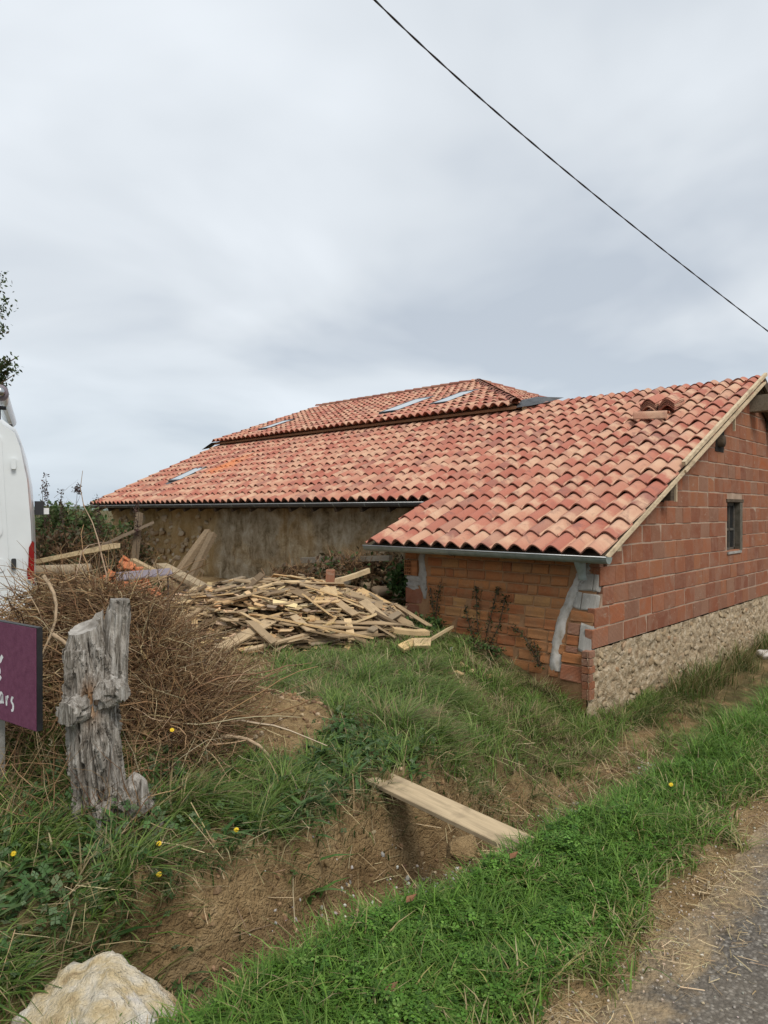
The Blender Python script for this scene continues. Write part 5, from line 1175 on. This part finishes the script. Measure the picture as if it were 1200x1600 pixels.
Ls = [[(.25, 1.0), (.08, .62), (.35, .35), (.30, -.05), (.05, -.15)], [(.25, 1.0), (.30, .85)]]
wd = .013
letter(Ln, -.385, .088, .062, wd); letter(La, -.345, .086, .064, wd); letter(Lr, -.278, .080, .060, wd); letter(Ls, -.230, .072, .062, wd)
letter([[(0, 1.6), (.12, .2), (.55, .0), (.85, .35), (1.05, .55)], [(-.3, 1.05), (.35, 1.1)]], -.372, .295, .058, .020)
letter([[(-.2, .5), (.45, .75), (.3, 1.15), (-.1, 1.0), (-.15, .35), (.3, .1), (.7, .45)]], -.368, .195, .058, .018)

# ------------------------------------------------------------------ van
def van():
    head = VIEW + R(26.5); o = spot(-3.30, 6.45, -1.57); fx = Vector((math.cos(head), math.sin(head), 0)); ly = Vector((-math.sin(head), math.cos(head), 0))
    def T(x, y, z): return o + fx*x + ly*(y+.98) + Vector((0, 0, z))       # rear right corner of the body at o
    vn = thing('parked_van', 'white panel van parked at the left edge, seen from behind', 'van', T(2.6, 0, 0))
    secs = [(0.0, .97, .42, 2.40), (0.04, .98, .38, 2.44), (1.0, .98, .32, 2.48), (2.8, .98, .32, 2.48), (3.6, .97, .32, 2.42), (3.95, .95, .32, 2.25), (4.45, .93, .32, 1.62), (4.9, .90, .34, 1.28), (5.25, .80, .38, 1.12), (5.35, .70, .45, .9)]
    V = []; F = []; nn = 0
    for (x, hw, zb, zt) in secs:
        k = (zt-zb); half = [(hw*.90, zb), (hw*.985, zb+.10), (hw, zb+.30*k), (hw*.985, zb+.52*k), (hw*.955, zb+.72*k), (hw*.895, zb+.88*k), (hw*.85, zb+.945*k), (hw*.74, zb+.985*k), (hw*.45, zt), (0, zt+.012)]
        ring = half + [(-a, b) for a, b in half[::-1][1:]]; nn = len(ring)
        for a, b in ring: V.append(T(x, a, b))
    for i in range(len(secs)-1):
        for k in range(nn-1): F.append((i*nn+k, i*nn+k+1, (i+1)*nn+k+1, (i+1)*nn+k))
        F.append((i*nn+nn-1, i*nn, (i+1)*nn, (i+1)*nn+nn-1))
    F.append(tuple(range(nn))); F.append(tuple(range((len(secs)-1)*nn, len(secs)*nn))[::-1])
    bm_ = mesh('body', V, F, True); bm_.polygons[len(F)-2].use_smooth = False; body = link('body', bm_, 'van', vn)
    def pan(nm, pts, x0, x1, mat, par):      # outline in (y, z) on the rear, x0 outermost
        n = len(pts); v = [T(x0, *p) for p in pts] + [T(x1, *p) for p in pts]
        return link(nm, mesh(nm, v, [tuple(range(n)), tuple(range(2*n-1, n-1, -1))]+[(i, (i+1) % n, (i+1) % n+n, i+n) for i in range(n)]), mat, par)
    def rr_(y0, y1, z0, z1, r_=.06, shrink=0.0):
        P = []
        for cx, cz, a0 in ((y1-r_, z1-r_, 0), (y0+r_, z1-r_, 90), (y0+r_, z0+r_, 180), (y1-r_, z0+r_, 270)):
            for k in range(5): a = R(a0+k*22.5); y = cx+r_*math.cos(a); z = cz+r_*math.sin(a); P.append((y*(1-max(0, z-1.2)*shrink), z))
        return P
    for s in (1, -1):
        y0, y1 = (.012, .80) if s > 0 else (-.80, -.012)
        d = pan('rear_door', rr_(y0, y1, .50, 2.28, .07, .10), -.022, .03, 'van', vn)
        pan('door_panel', rr_(y0+.10*(s > 0)+.06*(s < 0), y1-.06*(s > 0)-.10*(s < 0), 1.30, 2.05, .09, .10), -.034, -.015, 'van', d)
        pan('door_panel', rr_(y0+.06, y1-.04, 1.00, 1.12, .03), -.032, -.015, 'van', d)
        for z in (1.02, 1.95): pan('hinge', rr_(s*.815-.02, s*.815+.02, z, z+.10, .012), -.04, .02, 'van_dark' if z < 1.5 else 'van', vn)
        tl = pan('tail_light', [(s*.93, .92), (s*.985, .88), (s*.985, 1.26), (s*.968, 1.28), (s*.94, 1.22)][::s], -.03, .10, 'redlens', vn)
        pan('reflector', [(s*.925, .95), (s*.975, .95), (s*.975, 1.03), (s*.925, 1.03)][::s], -.036, -.02, 'redlens', tl)
        mir = link('wing_mirror', beam_mesh('wing_mirror', T(3.95, s*1.01, 1.50), T(3.95, s*1.01, 1.70), .12, .10, up=tuple(fx)), 'van_dark', vn)
        link('mirror_cap', beam_mesh('mirror_cap', T(3.99, s*1.09, 1.51), T(3.99, s*1.09, 1.60), .10, .12, up=tuple(fx)), 'white', mir)
        for x in (.95, 4.35):
            w = link('wheel', tube('wheel', [T(x, s*.78, .34), T(x, s*.80, .34), T(x, s*.95, .34), T(x, s*.97, .34)], [.31, .34, .34, .31], 28), 'rubber', vn)
            link('rim', tube('rim', [T(x, s*.94, .34), T(x, s*.975, .34)], [.20, .19], 20), 'chrome', w)
    pan('door_seam', [(-.006, .52), (.006, .52), (.006, 2.30), (-.006, 2.30)], -.024, -.0235, 'van_dark', vn)
    pan('bumper', rr_(-.96, .96, .34, .50, .05), -.09, .05, 'van_dark', vn)
    link('windscreen', mesh('windscreen', [T(3.99, -.80, 2.17), T(3.99, .80, 2.17), T(4.44, .86, 1.64), T(4.44, -.86, 1.64)], [(0, 1, 2, 3)]), 'glass', vn)
    for x in (.35, 1.9):
        rb = link('roof_bar', tube('roof_bar', [T(x, -.74, 2.56), T(x, .74, 2.56)], .02, 8), 'van_dark', vn)
        for s in (-1, 1): link('foot', tube('foot', [T(x, s*.66, 2.40), T(x, s*.66, 2.58)], .035, 8), 'van_dark', rb)
    return T
T = van()
# white tube carrier on the roof bars
tb = thing('roof_tube', 'white round ended pipe carrier on the van roof', 'pipe carrier', T(1.2, -.62, 2.6))
prof = []; V = []; n = 20
pts = [T(.06, -.70, 2.660), T(.10, -.70, 2.660), T(2.4, -.70, 2.660)]
link('tube', tube('tube', pts, [.06, .068, .068], 22), 'van', tb)
link('end_cap', tube('end_cap', [T(.00, -.70, 2.660), T(.02, -.70, 2.660), T(.10, -.70, 2.660)], [.065, .074, .074], 22), 'lilac', tb)
link('knob', tube('knob', [T(-.04, -.70, 2.661), T(.0, -.70, 2.661)], [.04, .05], 14), 'chrome', tb)

# ------------------------------------------------------------------ hedge, tree, plants
def leaf_cloud(P, size, cols):
    n = len(P); a = rng.normal(0, 1, (n, 3)); a /= np.linalg.norm(a, axis=1, keepdims=True); b = np.cross(a, rng.normal(0, 1, (n, 3))); b /= np.linalg.norm(b, axis=1, keepdims=True)+1e-9
    s = size[:, None]; V = np.stack([P-a*s, P+b*s*.5, P+a*s, P-b*s*.5], 1)
    return mesh_np('leaves', V.reshape(-1, 3), np.arange(n*4).reshape(-1, 4), None, {'col': np.repeat(cols, 4, 0)})
def blob_points(n, centre, rad, clumps):
    k = rng.normal(0, 1, (clumps, 3)); k /= np.linalg.norm(k, axis=1, keepdims=True); k *= (rng.random((clumps, 1))**.4)
    ck = k[rng.integers(0, clumps, n)] + rng.normal(0, .16, (n, 3)); return np.array(centre) + ck*np.array(rad)
def bush(name, centre, rad, nleaf, ntwig, pal, label, tw=TW[:3], leafsize=(.03, .06)):
    t = thing(name, label, 'bush', (centre[0], centre[1], centre[2]-rad[2]))
    P = blob_points(nleaf, centre, rad, 40); link('foliage', leaf_cloud(P, rng.uniform(*leafsize, nleaf), pick(pal, nleaf)), 'leaf', t, kind='stuff')
    p0 = np.array(centre) + rng.normal(0, .4, (ntwig, 3))*np.array(rad)*np.array([1, 1, .8]); D = rng.normal(0, .6, (ntwig, 3)); D[:, 2] = rng.uniform(-.1, 1, ntwig)
    link('twigs', twigs('twigs', p0, D, rng.uniform(.3, .9, ntwig)*rad[2]*1.1, rng.uniform(.003, .008, ntwig), pick(tw, ntwig), .2), 'twig', t, kind='stuff')
link('brush_leaves', leaf_cloud(BRUSH_LEAVES, rng.uniform(.008, .022, len(BRUSH_LEAVES)), pick([(0.20, 0.12, 0.06), (0.30, 0.20, 0.10), (0.12, 0.075, 0.04), (0.38, 0.29, 0.17)], len(BRUSH_LEAVES))), 'leaf', kind='stuff', label='withered leaves caught in the brushwood heap', cat='dead leaves')
BR = [(0.10, 0.062, 0.035), (0.14, 0.085, 0.045), (0.07, 0.06, 0.03), (0.06, 0.085, 0.03)]
GR = [(0.05, 0.095, 0.025), (0.075, 0.135, 0.035), (0.11, 0.16, 0.06), (0.15, 0.17, 0.08)]
bush('bramble_bush', spot(-5.7, 12.0, -1.0), (.9, .8, .62), 5200, 900, BR, 'brown withered bramble bush between the van and the barn')
bush('bramble_bush', spot(-5.3, 13.2, -1.05), (.8, .8, .60), 4500, 800, BR, 'dark bramble bush hard against the barn corner')
bush('green_bush', spot(-6.15, 13.2, -.42), (.75, .6, .60), 4200, 300, GR, 'green leafy bush top behind the van mirror')
bush('green_bush', spot(-7.4, 16.5, -.75), (1.2, 1.0, .70), 4200, 300, GR, 'green bush behind the dock stems left of the barn', leafsize=(.04, .08))
bush('low_weed_bush', spot(-3.6, 9.7, -1.25), (.55, .4, .22), 900, 250, GR[:2]+BR[:1], 'low green weeds below the pale beam')
bush('low_weed_bush', spot(-2.0, 8.9, -1.28), (.30, .35, .18), 900, 80, GR[:2], 'small green weed clump left of the board heap')
bush('weed_thicket', spot(-.35, 10.6, -.95), (1.0, .35, .32), 1600, 1200, BR[:3]+GR[:1], 'dry twiggy thicket over rubble below the plaster wall')
bush('weed_thicket', spot(.45, 10.1, -1.0), (.45, .3, .32), 2200, 200, GR[:2], 'green thicket between the barn wall and the small gutter')
bush('weed_thicket', spot(-1.35, 10.2, -1.05), (.5, .3, .25), 500, 800, BR[:3], 'dry twigs behind the heap where the plaster begins')
for i, (sd_, ah, top, lab) in enumerate([(-5.92, 12.2, .62, 'tallest dark dock stem with seed heads beside the van'), (-5.72, 12.2, .35, 'leaning dock stem right of the tallest one'), (-6.0, 12.3, .45, 'dock stem nearest the van mirror'), (-5.35, 12.0, .42, 'thin single stem with one drooping seed head'), (-4.75, 11.6, .22, 'short dark dock stem left of the barn gutter end'), (-4.1, 11.4, .15, 'dark stem standing in front of the barn roof edge')]):
    b = spot(sd_, ah, -1.2); tpt = spot(sd_ - .12 + .10*(i % 2), ah, top); pts = [b.lerp(tpt, t) + Vector((.03*math.sin(3*t+i), .03*math.sin(4*t), 0)) for t in np.linspace(0, 1, 7)]
    t = thing('dock_plant', lab, 'weed', b); link('stem', tube('stem', pts, [.008, .008, .007, .006, .005, .004, .003], 5), 'oldbeam', t)
    n = 130; k = rng.random(n)*.45+.55 if i != 3 else rng.random(n)*.06+.94; P = np.array([b.lerp(tpt, float(q)) for q in k]) + rng.normal(0, .028, (n, 3))*np.array([1, 1, 1.4])
    link('seed_head', leaf_cloud(P, rng.uniform(.012, .03, n), pick([(0.07, 0.035, 0.03), (0.10, 0.055, 0.045), (0.055, 0.04, 0.03)], n)), 'leaf', t, kind='stuff')
# tree whose outer twigs reach in at the left edge
tr = thing('oak_tree', 'oak tree at the far left edge with only its leafy branch ends showing', 'tree', spot(-12.2, 16.5, -1.6))
tb0 = spot(-12.2, 16.5, -1.7); link('trunk', tube('trunk', [tb0, tb0+Vector((.05, 0, 1.6)), tb0+Vector((0, .1, 3.2)), tb0+Vector((.1, .1, 5.5)), tb0+Vector((.1, .0, 8.5))], [.32, .26, .22, .15, .04], 14), 'oldbeam', tr)
Pl = []
for (sd_, ah, z, r_) in [(-9.2, 16.3, 3.35, .45), (-9.85, 16.4, 4.4, .70), (-9.3, 16.3, 2.9, .30), (-10.5, 16.0, 3.6, 1.1), (-10.3, 17, 5.4, 1.1), (-11.6, 16, 5.0, 1.3), (-12.3, 17, 6.6, 1.6), (-13.4, 16, 4.6, 1.5), (-12.5, 17.5, 8, 1.2), (-11.2, 16.5, 7.0, 1.1), (-14, 17, 6.2, 1.3), (-9.6, 16.3, 5.3, .35)]:
    c = spot(sd_, ah, z); bs = tb0 + Vector((.05, .05, min(6.5, max(2.2, z)))); lm = [bs, bs.lerp(c, .5)+Vector((0, 0, .25)), c, c.lerp(bs, -.18)]
    link('limb', tube('limb', lm, [.09, .055, .025, .008], 7), 'oldbeam', tr)
    Pl.append(blob_points(int(900*r_**1.6)+300, c, (r_, r_, r_*.8), 14))
Pl = np.concatenate(Pl); link('crown', leaf_cloud(Pl, rng.uniform(.035, .075, len(Pl)), pick([(0.045, 0.075, 0.025), (0.06, 0.095, 0.03), (0.08, 0.105, 0.045), (0.10, 0.075, 0.035)], len(Pl), [.4, .3, .2, .1])), 'leaf', tr, kind='stuff')
# plants climbing the eave wall
def climber(stems, label):
    y0, z0 = stems[0][0]; t = thing('climbing_plant', label, 'climbing plant', (wx(y0, z0)-.05, y0, z0)); P = []
    for st in stems:
        pts = [Vector((wx(y, z)-.035, y, z)) for y, z in st]; link('stem', tube('stem', pts, [.006]*len(pts), 5), 'oldbeam', t)
        for i in range(len(pts)-1):
            for q in np.linspace(0, 1, 34): P.append(np.array(pts[i].lerp(pts[i+1], float(q))) + rng.normal(0, 1, 3)*np.array([.018, .028, .022]))
    P = np.array(P); link('leaves', leaf_cloud(P, rng.uniform(.010, .026, len(P)), pick([(0.05, 0.065, 0.022), (0.075, 0.085, 0.03), (0.09, 0.06, 0.03), (0.04, 0.055, 0.02)], len(P))), 'leaf', t, kind='stuff')
climber([[(5.50, -1.55), (5.52, -1.3), (5.50, -1.10), (5.45, -.93)], [(5.53, -1.5), (5.58, -1.2), (5.64, -.98)]], 'slender climbing plant on the brick wall nearest the board heap')
climber([[(4.78, -1.62), (4.85, -1.3), (4.88, -1.05), (4.90, -.93)], [(4.72, -1.62), (4.66, -1.3), (4.60, -1.0), (4.56, -.90)], [(4.66, -1.62), (4.52, -1.35), (4.47, -1.08), (4.46, -1.0)], [(4.85, -1.6), (4.98, -1.35), (5.05, -1.15)]], 'tallest climbing plant with several stems in the middle of the brick wall')
climber([[(3.92, -1.70), (4.05, -1.52), (4.2, -1.38), (4.35, -1.33)], [(3.9, -1.7), (3.98, -1.55), (4.02, -1.45)]], 'drooping climbing plant on the brick wall beside the mortar smear')
bush('low_weed_bush', (6.45, 5.55, -1.47), (.28, .30, .16), 1500, 60, GR[:2], 'dark green weeds at the wall foot beside the board heap', leafsize=(.015, .035))
bush('low_weed_bush', (6.42, 4.7, -1.60), (.16, .40, .10), 1200, 60, GR[:2]+BR[:1], 'low weeds under the climbing plants at the wall foot', leafsize=(.012, .03))
# yellow flowers
fl_me = []
for (sd_, ah, hh, lab) in [(-1.60, 2.92, .10, 'yellow flower nearest the left edge of the bank'), (-.99, 2.95, .10, 'upper of two yellow flowers on the bank above the boulder'), (-.94, 2.80, .08, 'lower of two yellow flowers on the bank above the boulder'), (-1.15, 3.65, .30, 'pale yellow flower on a stalk beside the stump'), (-.70, 3.15, .10, 'small yellow flower above the bare soil of the bank'), (1.55, 3.75, .08, 'yellow dandelion in the verge right of the plank')]:
    b = spot(sd_, ah); b.z = hz_at(b.x, b.y); t = thing('yellow_flower', lab, 'flower', b, 'yellow flowers'); tp = b + Vector((.01, -.02, hh))
    link('stalk', tube('stalk', [b, b.lerp(tp, .5)+Vector((.008, 0, 0)), tp], .0016, 5), 'straw', t)
    V = []; F = []; n = 14; nrm = (Vector((0, 0, 0))-tp).normalized()+Vector((0, 0, .8)); q = nrm.to_track_quat('Z', 'Y'); s = .013
    for ring, (rr_, zz, cnt) in enumerate(((1.0, 0, 14), (.65, .22, 11))):
        for k in range(cnt):
            a = 2*math.pi*k/cnt + ring*.2; i0 = len(V)
            for (r1, da, dz) in ((.1, 0, 0), (.7, -.2, .05), (1.0, 0, .12), (.7, .2, .05)): V.append(tp + q @ (Vector((math.cos(a+da)*r1*rr_, math.sin(a+da)*r1*rr_, zz+dz))*s))
            F.append((i0, i0+1, i0+2, i0+3))
    link('petals', mesh('petals', V, F), 'yellow', t)
# fallen leaves on the verge
for i, (x, y, lab) in enumerate([(2.5, 1.62, 'reddish fallen leaf on the verge near the plank end'), (1.95, 1.72, 'brown fallen leaf on the clover by the ditch edge'), (1.55, 1.45, 'curled brown leaf on the clover at the bottom of the view')]):
    z = hz_at(x, y)+.075; v = [(x-.03, y, z), (x-.01, y-.016, z+.006), (x+.03, y-.002, z+.012), (x-.008, y+.017, z+.008), (x, y, z-.002)]
    link('fallen_leaf', mesh('fallen_leaf', v, [(0, 1, 4), (1, 2, 4), (2, 3, 4), (3, 0, 4)]), 'fascia', label=lab, cat='leaf')
link('wood_chip', bevel_box('wood_chip', .075, .03, .022, .004, .005, 9), 'plank', loc=(1.98, 3.06, hz_at(1.98, 3.06)+.05), rot=(.2, .1, -.6), label='short weathered stick end poking from the bank below the stump', cat='stick', color=(.42, .33, .26))

# ------------------------------------------------------------------ overhead cable: two twisted strands
def cable():
    ctrl = [spot(-1.6, 3.6, 4.6), spot(-.09, 5.0, 3.725), spot(.56, 5.78, 3.717), spot(1.40, 6.58, 3.555), spot(2.40, 7.36, 3.26), spot(3.58, 8.1, 2.824), spot(4.99, 8.9, 2.34), spot(6.6, 9.8, 1.95+.05)]
    ts = np.array([-1.35, -.05, .30, .62, .92, 1.22, 1.55, 1.95])
    A = np.array([list(p) for p in ctrl]); cf = [np.polyfit(ts[1:-1], A[1:-1, k], 2) for k in range(3)]
    tt = np.linspace(-.9, 2.0, 420); Pn = np.stack([np.polyval(c, tt) for c in cf], 1)
    cb = thing('overhead_cable', 'black twisted overhead cable crossing the sky', 'cable', tuple(Pn[0]))
    seg = np.concatenate([[0], np.cumsum(np.linalg.norm(np.diff(Pn, axis=0), axis=1))])
    for s in (0, 1):
        pts = []
        for i in range(len(Pn)):
            d = Vector(Pn[min(i+1, len(Pn)-1)]-Pn[max(i-1, 0)]).normalized(); a = d.cross(Vector((0, 0, 1))).normalized(); b = a.cross(d); ph = seg[i]/.55*2*math.pi + s*math.pi
            pts.append(Vector(Pn[i]) + (a*math.cos(ph)+b*math.sin(ph))*.0032)
        link('strand', tube('strand', pts, .0058, 6), 'cable', cb)
cable()
